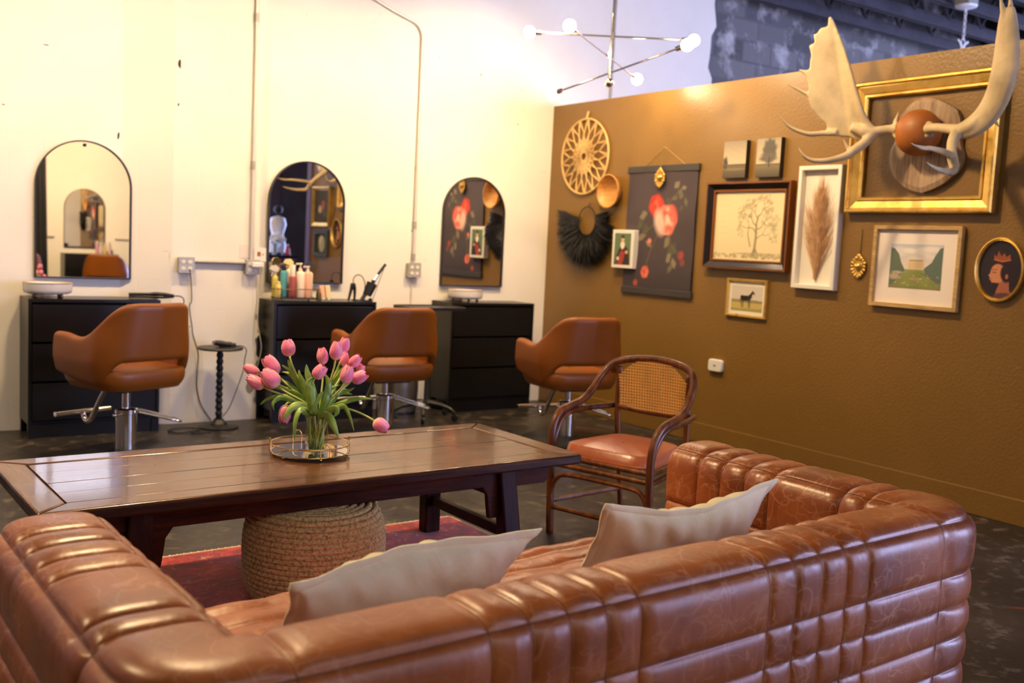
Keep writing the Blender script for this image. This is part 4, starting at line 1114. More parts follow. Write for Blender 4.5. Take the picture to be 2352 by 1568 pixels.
# curling tools at the right end of the middle dresser
CI = lambda px, py, y: tuple(aty(px, py, y))
hl = thing('tool_holder', 'black angled hot tool holder clipped to the middle dresser', 'tool holder', (3.43, 7.03, DT))
MB().box(-0.055, 0.045, -0.05, 0.05, 0.0, 0.008).build('plate', BLACKMETAL, hl, smooth=0)
MB().lathe([(0.034, 0.0), (0.042, 0.10), (0.036, 0.10), (0.030, 0.004), (0.0, 0.004)], 20, Matrix.Translation((0.045, 0, 0.045)) @ Matrix.Rotation(R(24), 4, 'Y')).build('holster', BLACKMETAL, hl, smooth=50)
MB().bar((0.0, 0.0, 0.004), (0.055, 0, 0.09), 0.05, 0.012).build('bracket', BLACKMETAL, hl, smooth=0)
w1 = thing('curling_wand', 'black curling wand standing in the tool holder', 'curling wand', (3.478, 7.03, DT + 0.055), 0)
MB().tube([(0.0, 0, 0.0), (0.052, 0, 0.105)], 0.016, 12).build('handle', BLACKPLASTIC, w1)
MB().tube([(0.052, 0, 0.105), (0.085, 0, 0.150)], 0.0135, 12).build('steel_barrel', CHROME, w1)
MB().tube([(0.047, 0.008, 0.098), (0.148, 0, 0.232)], [0.010, 0.012], 10).build('clamp', BLACKPLASTIC, w1)
MB().tube(smooth_path([(0.146, 0, 0.228), (0.125, 0.01, 0.16), (0.085, 0.02, 0.03), (0.05, 0.02, -0.08), (0.06, 0.02, -0.2)], 5), 0.0028, 6).build('cable', CORDMAT, w1)
w2 = thing('hair_straightener', 'black hair straightener standing open at the right end of the middle dresser', 'straightener', (3.335, 7.02, DT))
for s, tx in ((-1, -0.020), (1, 0.030)):
    MB().tube(smooth_path([(tx, 0, 0.004), (tx * 0.6 + 0.012, 0, 0.085), (0.014 + s * 0.006, 0, 0.135)], 4), [0.008, 0.009, 0.010, 0.011, 0.012, 0.013, 0.013, 0.012, 0.010], 10).build('arm', BLACKPLASTIC, w2, smooth=60)
MB().tube(smooth_path([(0.016, 0, 0.135), (0.018, 0, 0.175), (0.05, 0, 0.200), (0.09, 0, 0.185), (0.115, 0, 0.13), (0.11, 0, 0.06)], 5), 0.0038, 6).build('cable', BLACKPLASTIC, w2, smooth=180)
w3 = thing('curling_iron', 'black curling iron hanging below the tool holder beside the middle dresser', 'curling iron', (3.515, 7.0, DT - 0.03))
MB().tube(smooth_path([(-0.03, 0, 0.05), (-0.005, 0, -0.01), (0.015, 0, -0.07), (0.02, 0, -0.11)], 4), [0.014] * 8 + [0.017] * 5, 10).build('handle', BLACKPLASTIC, w3, smooth=60)
MB().tube(smooth_path([(0.02, 0, -0.11), (0.03, 0, -0.16), (0.035, 0.01, -0.26), (0.03, 0.02, -0.45), (0.045, 0.03, -0.7)], 4), 0.0035, 6).build('cable', BLACKPLASTIC, w3)

# ================================================================== TROLLEY, BIN
tr = thing('salon_trolley', 'black rolling trolley tray on a star base behind the middle chair', 'trolley', (3.87, 6.74, 0))
MB().prism(rrect(-0.25, 0.25, -0.16, 0.16, 0.05), 0, 0.016, Matrix.Translation((0, 0, 0.855)) @ Matrix.Rotation(-PI / 2, 4, 'X') @ Matrix.Translation((0, -0.016, 0))).build('tray_top', BLACKPLASTIC, tr, smooth=0)
MB().tube(rl and [(x, y, 0.874) for x, y in rrect(-0.248, 0.248, -0.158, 0.158, 0.05)], 0.006, 6, closed=True).build('tray_lip', BLACKPLASTIC, tr)
MB().lathe([(0.016, 0.10), (0.016, 0.856)], 14).build('pole', plain('grey_steel_pole', (0.03, 0.03, 0.03), 0.35, metal=0.3), tr)
for k in range(5):
    a = R(72 * k + 20); d = Vector((math.cos(a), math.sin(a), 0))
    lg = MB().tube(smooth_path([(0, 0, 0.125), d * 0.10 + Vector((0, 0, 0.12)), d * 0.20 + Vector((0, 0, 0.095)), d * 0.245 + Vector((0, 0, 0.062))], 4), [0.026, 0.024, 0.022, 0.020, 0.019, 0.019, 0.018, 0.017, 0.016, 0.016, 0.015, 0.014, 0.012], 10).build('base_arm', BLACKPLASTIC, tr, smooth=60)
    MB().lathe([(0.0, -0.013), (0.026, -0.012), (0.028, -0.006), (0.028, 0.006), (0.026, 0.012), (0.0, 0.013)], 18, Matrix.Translation(d * 0.245 + Vector((0, 0, 0.0285))) @ Matrix.Rotation(a, 4, 'Z') @ Matrix.Rotation(PI / 2, 4, 'X')).build('caster', BLACKPLASTIC, lg, smooth=50)
bn = thing('waste_bin', 'brushed steel waste bin behind the middle salon chair', 'bin', (3.815, 7.06, 0))
MB().lathe([(0.120, 0.014), (0.128, 0.03), (0.136, 0.36), (0.138, 0.38)], 32).build('can', plain('brushed_steel', (0.62, 0.60, 0.58), 0.32, metal=0.9), bn, smooth=50)
MB().lathe([(0.126, 0.0), (0.126, 0.016)], 32).build('rubber_base', BLACKPLASTIC, bn)
MB().lathe([(0.139, 0.378), (0.137, 0.395), (0.09, 0.412), (0.0, 0.418)], 32).build('lid', BLACKPLASTIC, bn, smooth=50)
MB().tube(smooth_path([(0.139, 0, 0.37), (0.152, 0, 0.30), (0.154, 0, 0.15), (0.142, 0, 0.012)], 5), 0.006, 8).build('hinge_rod', BLACKMETAL, bn)

# ================================================================== CEILING LIGHTS (unseen warm track heads added over the salon floor as fill, chandelier over the corner)
LENS = emit('warm_fill_lens', (1.0, 0.78, 0.50), 6.0)
def fill_track_head(label, loc, target, power):
    t = thing('fill_track_light', label, 'track light', loc, 0, 'added black track lights under the joists')
    d = (Vector(target) - Vector(loc)).normalized(); M_ = d.to_track_quat('-Z', 'Y').to_matrix().to_4x4()
    MB().lathe([(0.045, 0.09), (0.062, 0.07), (0.066, -0.075), (0.062, -0.075), (0.060, -0.02), (0.0, -0.02)], 24, M_).build('can', BLACKMETAL, t, smooth=50)
    MB().lathe([(0.0, -0.045), (0.058, -0.045)], 24, M_, cap=False).build('lens', LENS, t, smooth=0)
    MB().tube([(0, 0, 0.05), (0, 0, 3.86 - loc[2])], 0.012, 8).build('stem', BLACKMETAL, t)
    l = bpy.data.lights.new('fill_track_lamp', 'AREA'); l.shape = 'DISK'; l.size = 0.16; l.energy = power * 0.36; l.color = WARM; l.spread = R(120)
    o = bpy.data.objects.new('fill_track_lamp', l); COL.objects.link(o); o.parent = t
    o.matrix_local = Matrix.Translation(d * 0.085) @ M_
TL = [((0.0, 5.84, 3.5), (0.2, 7.2, 1.0), 68), ((1.5, 5.84, 3.5), (1.6, 7.2, 1.0), 64), ((2.95, 5.84, 3.5), (3.05, 7.2, 1.0), 64), ((4.3, 5.84, 3.5), (4.4, 7.2, 1.0), 68),
      ((3.5, 4.68, 3.5), (5.3, 5.2, 1.6), 64), ((3.5, 4.1, 3.5), (5.3, 3.2, 1.8), 60), ((1.1, 4.1, 3.5), (1.5, 3.3, 0.5), 140), ((-1.2, 4.1, 3.5), (0.3, 2.4, 0.5), 60), ((2.6, 0.4, 3.5), (3.4, -2.5, 1.6), 240), ((-0.5, 0.4, 3.5), (-0.5, -2.5, 1.6), 60)]  # last two heads added to brighten the front wall in the mirrors
for i, (a, b, pw) in enumerate(TL):
    fill_track_head('unseen black track light head added under the joists, number %s from the left wall' % ['one', 'two', 'three', 'four', 'five', 'six', 'seven', 'eight', 'nine', 'ten'][i], a, b, pw)

BULB = emit('warm_globe_bulb', (1.0, 0.74, 0.44), 210.0)
CHMETAL = plain('polished_nickel', (0.62, 0.56, 0.48), 0.18, metal=1.0)
ch = thing('chandelier', 'brass bar chandelier with six globe bulbs in front of the corner', 'chandelier', (4.515, 5.5, 2.5))
O = ch.location
lo = lambda v: Vector(v) - O
hubs = [aty(1408, 82, 5.5), aty(1400, 128, 5.5), aty(1400, 166, 5.5)]
MB().tube([lo(aty(1398, 190, 5.5)), lo(aty(1408, 30, 5.5))], 0.0065, 10).build('stem', CHMETAL, ch)
MB().tube([lo(aty(1408, 32, 5.5)), Vector((0.01, 0, 3.86 - O.z))], 0.004, 8).build('suspension_rod', CHMETAL, ch)
MB().ball(lo(aty(1399, 190, 5.5)), 0.031, n=24, m=16).build('ball_finial', CHMETAL, ch, smooth=180)
for h, (e1, y1), (e2, y2) in ((hubs[0], ((1238, 75), 5.80), ((1572, 92), 5.24)), (hubs[1], ((1318, 67), 5.25), ((1456, 176), 5.76)), (hubs[2], ((1286, 209), 5.88), ((1558, 111), 5.06))):
    a, b = aty(*e1, y1), aty(*e2, y2); d = (b - a).normalized()
    br = MB().tube([lo(a), lo(b)], 0.0062, 10).build('bar', CHMETAL, ch)
    MB().lathe([(0.012, -0.022), (0.012, 0.022)], 14, Matrix.Translation(lo((a + b) / 2 * 0.0 + h))).build('clamp', CHMETAL, ch)
    for e, s in ((a, -1), (b, 1)):
        mz = (d * s).to_track_quat('Z', 'Y').to_matrix().to_4x4()
        MB().lathe([(0.008, -0.02), (0.016, -0.016), (0.017, 0.028), (0.012, 0.03)], 16, Matrix.Translation(lo(e)) @ mz).build('socket', CHMETAL, br)
        MB().ball(lo(e + d * s * 0.066), 0.040, n=20, m=14).build('bulb', BULB, br, smooth=180)

# pendant hung in the hall behind the partition
pd = thing('hanging_pendant', 'white metal pendant on a twisted chain above the brown partition', 'pendant', (8.885, 5.642, 3.46))
PW = plain('white_enamel', (0.78, 0.77, 0.78), 0.35)
MB().box(-0.075, 0.075, -0.075, 0.075, 0.36, 0.50).build('canopy', GALV, pd, smooth=0, bevel=0.006)
MB().lathe([(0.03, 0.325), (0.095, 0.345), (0.10, 0.362), (0.0, 0.365)], 24).build('canopy_cover', PW, pd)
c_ = MB()
for k in range(9): 
    zc = 0.07 + k * 0.031
    o = [(0.011 * math.cos(a), 0, 0.020 * math.sin(a)) for a in np.linspace(0, 2 * PI, 11)[:-1]]
    c_.tube([Matrix.Translation((0, 0, zc)) @ Matrix.Rotation(R(90 * (k % 2)), 4, 'Z') @ Vector(p_) for p_ in o], 0.0045, 6, closed=True)
c_.build('chain', PW, pd)
for s in (-1, 1): MB().tube(smooth_path([(0, 0, -0.10), (s * 0.02, 0, -0.02), (s * 0.055, 0, 0.025), (s * 0.085, 0, 0.04)], 4), 0.011, 8, flat=0.5).build('leaf_arm', plain('ivory_enamel', (0.74, 0.70, 0.58), 0.4) if s < 0 else bpy.data.materials['ivory_enamel'], pd)
MB().tube([Vector((0.028 * math.cos(a), 0, 0.025 + 0.032 * math.sin(a))) for a in np.linspace(0, 2 * PI, 17)[:-1]], 0.006, 6, closed=True).build('ring', PW, pd)
MB().lathe([(0.012, -0.55), (0.05, -0.5), (0.02, -0.3), (0.012, -0.05), (0.02, -0.02)], 16).build('stem', PW, pd)

# ================================================================== PAINTED PICTURES
class Art:
    """an artwork painted point by point on a fine grid (the picture's own colours)"""
    def __init__(s, w, h, nx, bg):
        s.w, s.h, s.nx, s.ny = w, h, nx, max(2, int(nx * h / w))
        x = np.linspace(0, 1, s.nx + 1); y = np.linspace(0, h / w, s.ny + 1)
        s.X, s.Y = np.meshgrid(x, y, indexing='ij'); s.asp = h / w
        s.c = np.zeros(s.X.shape + (3,)); s.c[:] = srgb(bg)
        s.r = np.random.default_rng(5)
    def mix(s, m, rgb): 
        m = np.clip(m, 0, 1)[..., None]; s.c = s.c * (1 - m) + np.array(srgb(rgb)) * m; return s
    def ell(s, cx, cy, rx, ry, rgb, ang=0, soft=0.25, a=1.0, wob=0.0, k=5):
        dx, dy = s.X - cx, s.Y - cy; c, n = math.cos(R(ang)), math.sin(R(ang))
        u, v = (dx * c + dy * n) / rx, (-dx * n + dy * c) / ry; t = np.sqrt(u * u + v * v) + wob * np.sin(k * np.arctan2(v, u) + cx * 50)
        return s.mix(a * np.clip((1 - t) / soft + 0.5, 0, 1), rgb)
    def line(s, pts, wd, rgb, a=1.0, taper=1.0):
        pts = np.array(pts, float); m = np.zeros_like(s.X); n = len(pts) - 1
        for i in range(n):
            p, q = pts[i], pts[i + 1]; d = q - p; L2 = max(1e-9, d @ d)
            t = np.clip(((s.X - p[0]) * d[0] + (s.Y - p[1]) * d[1]) / L2, 0, 1)
            w_ = wd * (1 - (1 - taper) * (i + t) / n)
            dist = np.hypot(s.X - p[0] - t * d[0], s.Y - p[1] - t * d[1]); m = np.maximum(m, np.clip(1.4 - dist / np.maximum(w_, 1e-5), 0, 1))
        return s.mix(a * m, rgb)
    def poly(s, pts, rgb, a=1.0):
        ins = np.zeros(s.X.shape, bool); n = len(pts); j = n - 1
        for i in range(n):
            xi, yi = pts[i]; xj, yj = pts[j]
            if yi != yj: ins ^= ((yi > s.Y) != (yj > s.Y)) & (s.X < (xj - xi) * (s.Y - yi) / (yj - yi) + xi)
            j = i
        return s.mix(a * ins, rgb)
    def band(s, y0, y1, c0, c1, a=1.0):
        t = np.clip((s.Y - y0) / (y1 - y0), 0, 1); m = ((s.Y >= y0) & (s.Y <= y1)) * a
        col = np.array(srgb(c0)) * (1 - t[..., None]) + np.array(srgb(c1)) * t[..., None]
        s.c = s.c * (1 - m[..., None]) + col * m[..., None]; return s
    def grain(s, amt, f=6):
        g = np.zeros_like(s.X)
        for k in range(5):
            a, b, p_ = s.r.normal(0, f * 2 ** (k * 0.6), 2).tolist() + [s.r.random() * 6]; g += np.sin(a * s.X * 3 + b * s.Y * 3 + p_) / 5
        g = g * 0.6 + s.r.normal(0, 0.5, s.X.shape) * 0.5
        s.c = np.clip(s.c * (1 + amt * g)[..., None], 0, 1); return s
    def build(s, name, parent, x0, z0, y, mat, wave=None):
        P = np.zeros(s.X.shape + (3,)); P[..., 0] = x0 + s.X * s.w; P[..., 2] = z0 + s.Y * s.w; P[..., 1] = y
        if wave is not None: P[..., 1] += wave(s.X, s.Y / s.asp)
        mb = MB().grid(P); o = mb.build(name, mat, parent, smooth=180 if wave is not None else 0, fix=False)
        ca = o.data.color_attributes.new('paint', 'FLOAT_COLOR', 'POINT')
        ca.data.foreach_set('color', np.concatenate([s.c.reshape(-1, 3), np.ones((s.c.shape[0] * s.c.shape[1], 1))], 1).astype(np.float32).ravel())
        return o
def wthing(name, label, cat, y, z, group=None): return thing(name, label, cat, (BX, y, z), R(-90), group)
def frame(t, w, h, fw, dep, mat, name='frame', prof=None, y1=-0.002):
    """mitred moulding; prof = [(inset, height out from the wall)]"""
    prof = prof or [(0, 0), (0, dep), (fw, dep), (fw, 0)]
    rows = []
    for ins, out in prof:
        a, b = w / 2 - ins, h / 2 - ins; rows.append([(-a, y1 - out, -b), (a, y1 - out, -b), (a, y1 - out, b), (-a, y1 - out, b)])
    vs = [p_ for r_ in rows for p_ in r_]; fs = []
    for i in range(len(rows) - 1):
        for k in range(4): l = (k + 1) % 4; fs.append((i * 4 + k, i * 4 + l, (i + 1) * 4 + l, (i + 1) * 4 + k))
    for k in range(4): l = (k + 1) % 4; i = len(rows) - 1; fs.append((i * 4 + k, i * 4 + l, l, k))
    return MB().add(vs, fs).build(name, mat, t, smooth=0)

# ---- woven star wall hanging, wooden bowl, black feather ring
web = wthing('woven_wall_hanging', 'round woven natural reed wall hanging with a star pattern', 'wall hanging', 6.74, 2.150)
REED = plain('natural_reed', srgb(222, 184, 122), 0.65, var=0.12, vs=30)
Rw = 0.312
MB().tube([(Rw * math.cos(a), -0.02, Rw * math.sin(a)) for a in np.linspace(0, 2 * PI, 65)[:-1]], 0.0085, 8, closed=True).build('hoop', REED, web)
z1 = MB(); n_ = 17
def wrap(p, q, r=0.0036, y=-0.022):
    z1.tube([(p[0], y, p[1]), ((p[0] + q[0]) / 2, y - 0.004, (p[1] + q[1]) / 2), (q[0], y, q[1])], r, 6)
pol = lambda r, a: (r * math.cos(a), r * math.sin(a))
for k in range(n_):
    a = 2 * PI * k / n_; h_ = PI / n_
    for o in (-0.03, 0.03):
        wrap(pol(Rw, a + o), pol(0.195, a + h_)); wrap(pol(Rw, a - o), pol(0.195, a - h_))
    wrap(pol(0.195, a + h_), pol(0.10, a), 0.0034, -0.026); wrap(pol(0.195, a + h_), pol(0.10, a + 2 * h_), 0.0034, -0.026)
    wrap(pol(0.215, a + h_), pol(0.03, a + h_), 0.0036, -0.028); wrap(pol(0.15, a), pol(0.03, a), 0.0030, -0.030)
    wrap(pol(0.14, a), pol(0.07, a + h_), 0.0028, -0.03); wrap(pol(0.14, a), pol(0.07, a - h_), 0.0028, -0.03)
z1.build('woven_star', REED, web)
MB().tube([(0, -0.02, 0.312), (0.012, -0.012, 0.375)], 0.010, 8).build('hanging_loop', REED, web)
bw = wthing('wooden_bowl', 'shallow turned wooden bowl hung on the brown wall beside the reed hanging', 'bowl', 6.352, 1.853)
BOWLW = m_wood('honey_bowl_wood', srgb(178, 112, 46), srgb(216, 152, 76), srgb(236, 182, 108), 'X', 0.4, 0.1, 0.6, 0.05)
MB().lathe([(0.0, 0.0), (0.085, 0.002), (0.118, 0.025), (0.137, 0.072), (0.128, 0.074), (0.108, 0.035), (0.07, 0.016), (0.0, 0.013)], 48, Matrix.Rotation(PI / 2, 4, 'X')).build('bowl_body', BOWLW, bw, smooth=60)
jj = wthing('feather_wall_ring', 'black feather fan on a thin ring on the brown wall', 'wall hanging', 6.645, 1.612)
FEATH = plain('black_feather', (0.006, 0.0065, 0.008), 0.5, var=0.3, vs=20)
MB().tube([(0.112 * math.cos(a), -0.03, 0.118 * math.sin(a)) for a in np.linspace(0, 2 * PI, 49)[:-1]], 0.0045, 8, closed=True).build('ring', BLACKMETAL, jj)
MB().tube([(0, -0.03, 0.118), (0, -0.008, 0.150)], 0.004, 6).build('hanger', BLACKMETAL, jj)
fb = MB(); r_ = np.random.default_rng(3)
for k in range(1500):
    a = R(168 + r_.random() * 206); g = 0.372 + r_.normal(0, 0.022) - 0.06 * (r_.random() < 0.25)
    if a < R(190): g *= 0.98
    if a > R(352): g *= 0.80
    r0 = 0.112 + r_.random() * 0.02; y0 = -0.02 - 0.02 * r_.random(); yy = -0.03 - 0.06 * r_.random()
    da = r_.normal(0, 0.035); P = []
    for q in np.linspace(0, 1, 5):
        rr = r0 + (g - r0) * q; aa = a + da * q; P.append(((rr) * math.cos(aa), y0 + (yy - y0) * math.sin(PI * min(1, q * 0.75)), rr * 1.0 * math.sin(aa) * (1.02)))
    wd = 0.0042 * (0.6 + r_.random()); tx, tz = -math.sin(a), math.cos(a); vs = []
    for i, p_ in enumerate(P):
        w_ = wd * [0.5, 1.1, 1.2, 0.9, 0.15][i]; vs += [(p_[0] - tx * w_, p_[1], p_[2] - tz * w_), (p_[0] + tx * w_, p_[1] - 0.002, p_[2] + tz * w_)]
    fb.add(vs, [(2 * i, 2 * i + 1, 2 * i + 3, 2 * i + 2) for i in range(4)])
fb.build('feathers', FEATH, jj, smooth=0, fix=False)

# ---- flower scroll
sw, sh = 0.785, 1.0
sc_ = wthing('flower_scroll', 'dark hanging cloth scroll painted with red and pink flowers', 'scroll', 5.775, 1.047)
A_ = Art(0.765, 0.98, 190, (64, 54, 60)); 
A_.ell(0.5, 0.66, 0.6, 0.6, (74, 62, 66), soft=1.0, a=0.7); A_.ell(0.5, 0.2, 0.7, 0.25, (54, 46, 50), soft=1.0, a=0.6)
G1, G2, G3 = (104, 100, 78), (82, 84, 62), (132, 122, 96)
for (x, y, rx, ry, an, c_2) in ((0.26, 0.79, .055, .035, 40, G3), (0.22, 0.70, .05, .03, 60, G2), (0.30, 0.64, .06, .04, 80, G2), (0.24, 0.57, .06, .03, 20, G3), (0.62, 0.53, .06, .035, 70, G3), (0.70, 0.45, .07, .05, 50, G2), (0.66, 0.37, .05, .03, 80, G3), (0.74, 0.32, .05, .03, 120, G3), (0.70, 0.27, .05, .025, 60, G1), (0.60, 0.94, .03, .02, 30, G2), (0.70, 0.96, .04, .02, 10, G1), (0.78, 1.0, .03, .05, 20, G1), (0.72, 1.09, .04, .03, 40, G3), (0.82, 1.06, .03, .02, 0, G3), (0.86, 0.92, .02, .04, 20, G1), (0.80, 0.86, .03, .02, 60, G2), (0.35, 0.50, .05, .02, 150, G3)):
    A_.ell(x, y, rx, ry, c_2, an, 0.5, 0.85, 0.12, 4)
for pts in (((0.55, 0.7), (0.45, 0.55), (0.38, 0.42), (0.33, 0.24)), ((0.6, 0.75), (0.68, 0.5), (0.8, 0.4), (0.84, 0.36)), ((0.52, 0.8), (0.66, 0.95), (0.78, 1.05)), ((0.5, 0.75), (0.36, 0.66), (0.24, 0.6))): A_.line(pts, 0.006, (110, 92, 66), 0.8)
def rose(cx, cy, r, cols):
    A_.ell(cx, cy, r, r * 1.05, cols[0], 0, 0.2, 1, 0.05, 6)
    rr = np.random.default_rng(int(cx * 1000))
    for k in range(16):
        a = rr.random() * 2 * PI; q = r * (0.15 + 0.65 * rr.random()); A_.ell(cx + q * math.cos(a), cy + q * math.sin(a), r * 0.34, r * 0.22, cols[1 + k % (len(cols) - 1)], math.degrees(a) + 90, 0.6, 0.7)
rose(0.44, 0.89, 0.105, [(196, 52, 40), (224, 80, 56), (168, 34, 34), (238, 104, 76)])
rose(0.60, 0.745, 0.145, [(226, 126, 106), (244, 186, 160), (232, 96, 84), (250, 212, 190), (214, 84, 74)])
A_.ell(0.50, 0.72, 0.07, 0.12, (250, 216, 196), 15, 0.8, 0.7); A_.ell(0.69, 0.80, 0.06, 0.09, (226, 84, 70), 20, 0.6, 0.8)
rose(0.335, 0.215, 0.06, [(206, 96, 76), (236, 140, 116), (180, 60, 56)]); rose(0.20, 0.10, 0.035, [(150, 62, 52), (176, 80, 62)])
rose(0.36, 0.53, 0.03, [(196, 104, 86), (220, 140, 110)]); rose(0.83, 0.40, 0.045, [(130, 58, 58), (150, 70, 66)]); rose(0.86, 0.33, 0.035, [(112, 56, 56), (130, 64, 62)])
A_.grain(0.06, 8)
A_.build('painted_cloth', sc_, -0.3825, 0.01, -0.016, CANVASPAINT, lambda x, y: -0.006 * np.sin(7 * y + 1) * (1 - np.abs(2 * x - 1)) - 0.004 * np.sin(13 * y))
MB().box(-0.385, 0.385, -0.0035, -0.0015, 0.02, 0.98).build('cloth_backing', plain('dark_cloth', srgb(58, 50, 54), 0.8), sc_, smooth=0)
DOWEL = plain('charcoal_wood', srgb(58, 54, 54), 0.5)
for z in (0.0, 0.945): MB().box(-0.397, 0.397, -0.024, -0.004, z, z + 0.052).build('hanging_bar', DOWEL, sc_, smooth=0, bevel=0.004)
MB().tube([(-0.22, -0.013, 0.995), (0.0, -0.006, 1.135), (0.24, -0.013, 0.995)], 0.002, 6).build('string', plain('tan_string', srgb(190, 160, 110), 0.8), sc_)
def heart(label, y, z, s, out, rib, grp='gilt heart ornaments'):
    t = thing('heart_ornament', label, 'ornament', (BX - out, y, z), R(-90), grp)
    o = []
    for a in np.linspace(0, 2 * PI, 41)[:-1]:
        x = 16 * math.sin(a) ** 3; q = 13 * math.cos(a) - 5 * math.cos(2 * a) - 2 * math.cos(3 * a) - math.cos(4 * a); o.append((x / 17 * s * 0.42, q / 17 * s * 0.46))
    rows = [[(x * k, -yy, q * k) for x, q in o] for k, yy in ((1.0, 0.008), (0.98, 0.016), (0.8, 0.024), (0.45, 0.029), (0.02, 0.031))]
    MB().grid(rows, closev=True).build('heart', GILT, t, smooth=60)
    sb = MB()
    for k in range(16):
        a = 2 * PI * k / 16; rr = s * 0.80; x, q = rr * 0.92 * math.sin(a), rr * (math.cos(a) * 1.05 - 0.16 * (1 - abs(math.sin(a))) * (1 if math.cos(a) < 0 else 0))
        sb.ball((x, -0.012, q), s * (0.17 if k % 2 else 0.13), s * 0.08, n=10, m=6)
        sb.ball((x * 0.80, -0.010, q * 0.80), s * 0.11, s * 0.07, n=8, m=6)
    sb.prism([(s * 0.62 * math.cos(a), s * 0.68 * math.sin(a)) for a in np.linspace(0, 2 * PI, 33)[:-1]], -0.008, -0.001)
    sb.ball((0, -0.012, s * 0.95), s * 0.26, s * 0.08, n=10, m=6); sb.ball((0, -0.012, -s * 1.02), s * 0.14, s * 0.07, s * 0.2, n=10, m=6)
    sb.build('scrolled_border', GILT, t, smooth=60)
    MB().tube([(0, -0.006, s), (0.002, -0.004, s + rib)], 0.003, 6).build('ribbon', plain('olive_ribbon', srgb(128, 112, 40), 0.6) if 'olive_ribbon' not in bpy.data.materials else bpy.data.materials['olive_ribbon'], t)
heart('gilt heart ornament hanging in front of the flower scroll', 5.775, 1.945, 0.066, 0.030, 0.16)
heart('gilt heart ornament on an olive ribbon between the feather shadow box and the white-matted picture', 3.948, 1.352, 0.066, 0.002, 0.165)

# ---- small deep box picture of a lady
lb = wthing('box_picture', 'small white edged box picture of a lady, overlapping the flower scroll', 'picture', 6.135, 1.392)
MB().box(-0.128, 0.128, -0.062, -0.001, -0.152, 0.152).build('box', WHITEFRAME, lb, smooth=0, bevel=0.004)
A_ = Art(0.195, 0.25, 60, (96, 118, 84)); A_.band(0, 0.5, (60, 48, 36), (96, 118, 84), 0.8)
A_.poly([(0.2, 0), (0.15, 0.35), (0.35, 0.75), (0.5, 0.85), (0.68, 0.78), (0.88, 0.6), (0.95, 0)], (44, 30, 30)); A_.poly([(0.22, 0), (0.3, 0.4), (0.45, 0.6), (0.66, 0.5), (0.6, 0.2), (0.5, 0)], (158, 58, 44))
A_.ell(0.50, 0.80, 0.13, 0.16, (240, 226, 206), soft=0.4); A_.ell(0.24, 0.25, 0.08, 0.07, (232, 212, 190), soft=0.4); A_.ell(0.76, 0.52, 0.09, 0.07, (214, 160, 130), soft=0.4)
A_.ell(0.50, 1.03, 0.09, 0.12, (222, 172, 140), soft=0.3); A_.ell(0.5, 1.14, 0.11, 0.07, (52, 40, 34), soft=0.3); A_.grain(0.08)
A_.build('picture', lb, -0.0975, -0.125, -0.0628, PAINT)

# ---- two small canvases
def canvas(label, y, z, w, h, fn):
    t = wthing('canvas_print', label, 'picture', y, z, 'small grey landscape canvases')
    MB().box(-w / 2, w / 2, -0.038, -0.001, -h / 2, h / 2).build('stretcher', plain('canvas_edge', srgb(52, 44, 36), 0.7), t, smooth=0)
    a = Art(w - 0.002, h - 0.002, 60, (176, 160, 136)); fn(a); a.build('picture', t, -w / 2 + 0.001, -h / 2 + 0.001, -0.0388, PAINT)
def cA(a):
    a.band(0.45, 1.3, (200, 180, 150), (128, 118, 104)); a.band(0, 0.42, (70, 62, 48), (112, 98, 76)); a.ell(0.5, 0.28, 0.5, 0.03, (140, 122, 92), a=0.7); a.ell(0.10, 0.50, 0.10, 0.20, (60, 56, 48), soft=0.5, wob=0.1); a.band(0.40, 0.46, (78, 72, 58), (100, 92, 76), 0.9); a.grain(0.1)
def cB(a):
    a.band(0.40, 1.3, (190, 174, 146), (150, 140, 120)); a.band(0, 0.42, (72, 66, 50), (122, 108, 84)); a.ell(0.55, 0.85, 0.28, 0.38, (84, 78, 70), soft=0.35, wob=0.08, k=9); a.ell(0.5, 0.62, 0.34, 0.16, (96, 90, 78), soft=0.5, wob=0.1); a.line([(0.55, 0.6), (0.55, 0.34)], 0.03, (60, 54, 46)); a.band(0.38, 0.43, (80, 74, 60), (100, 92, 76), 0.7); a.grain(0.1)
canvas('small grey canvas of an empty field, left of the pair', 5.02, 2.053, 0.212, 0.258, cA)
canvas('small grey canvas of a big tree, right of the pair', 4.715, 2.053, 0.212, 0.262, cB)

# ---- etched tree in a dark frame
tf = wthing('framed_tree_print', 'large cream tree drawing in a dark brown and copper frame', 'picture', 4.872, 1.592)
w_, h_ = 0.762, 0.602
DARKFRAME = plain('dark_frame_lacquer', srgb(30, 24, 22), 0.3, coat=0.4); COPPER = plain('copper_edge', srgb(140, 84, 44), 0.35, metal=0.6)
frame(tf, w_, h_, 0.062, 0.05, DARKFRAME, prof=[(0, 0), (0, 0.05), (0.010, 0.055), (0.014, 0.050), (0.050, 0.022), (0.062, 0.020), (0.062, 0)])
frame(tf, w_ + 0.004, h_ + 0.004, 0.010, 0.054, COPPER, 'outer_bead'); frame(tf, w_ - 0.10, h_ - 0.10, 0.013, 0.028, COPPER, 'inner_bead')
A_ = Art(w_ - 0.12, h_ - 0.12, 260, (232, 216, 172)); A_.grain(0.02, 4); r2 = np.random.default_rng(21); INK = (142, 128, 96)
A_.line([(0.60, 0.06), (0.615, 0.25), (0.61, 0.40), (0.635, 0.49)], 0.022, INK, 0.85, 0.4); A_.line([(0.56, 0.05), (0.60, 0.12)], 0.012, INK, 0.8); A_.line([(0.66, 0.05), (0.62, 0.12)], 0.012, INK, 0.8)
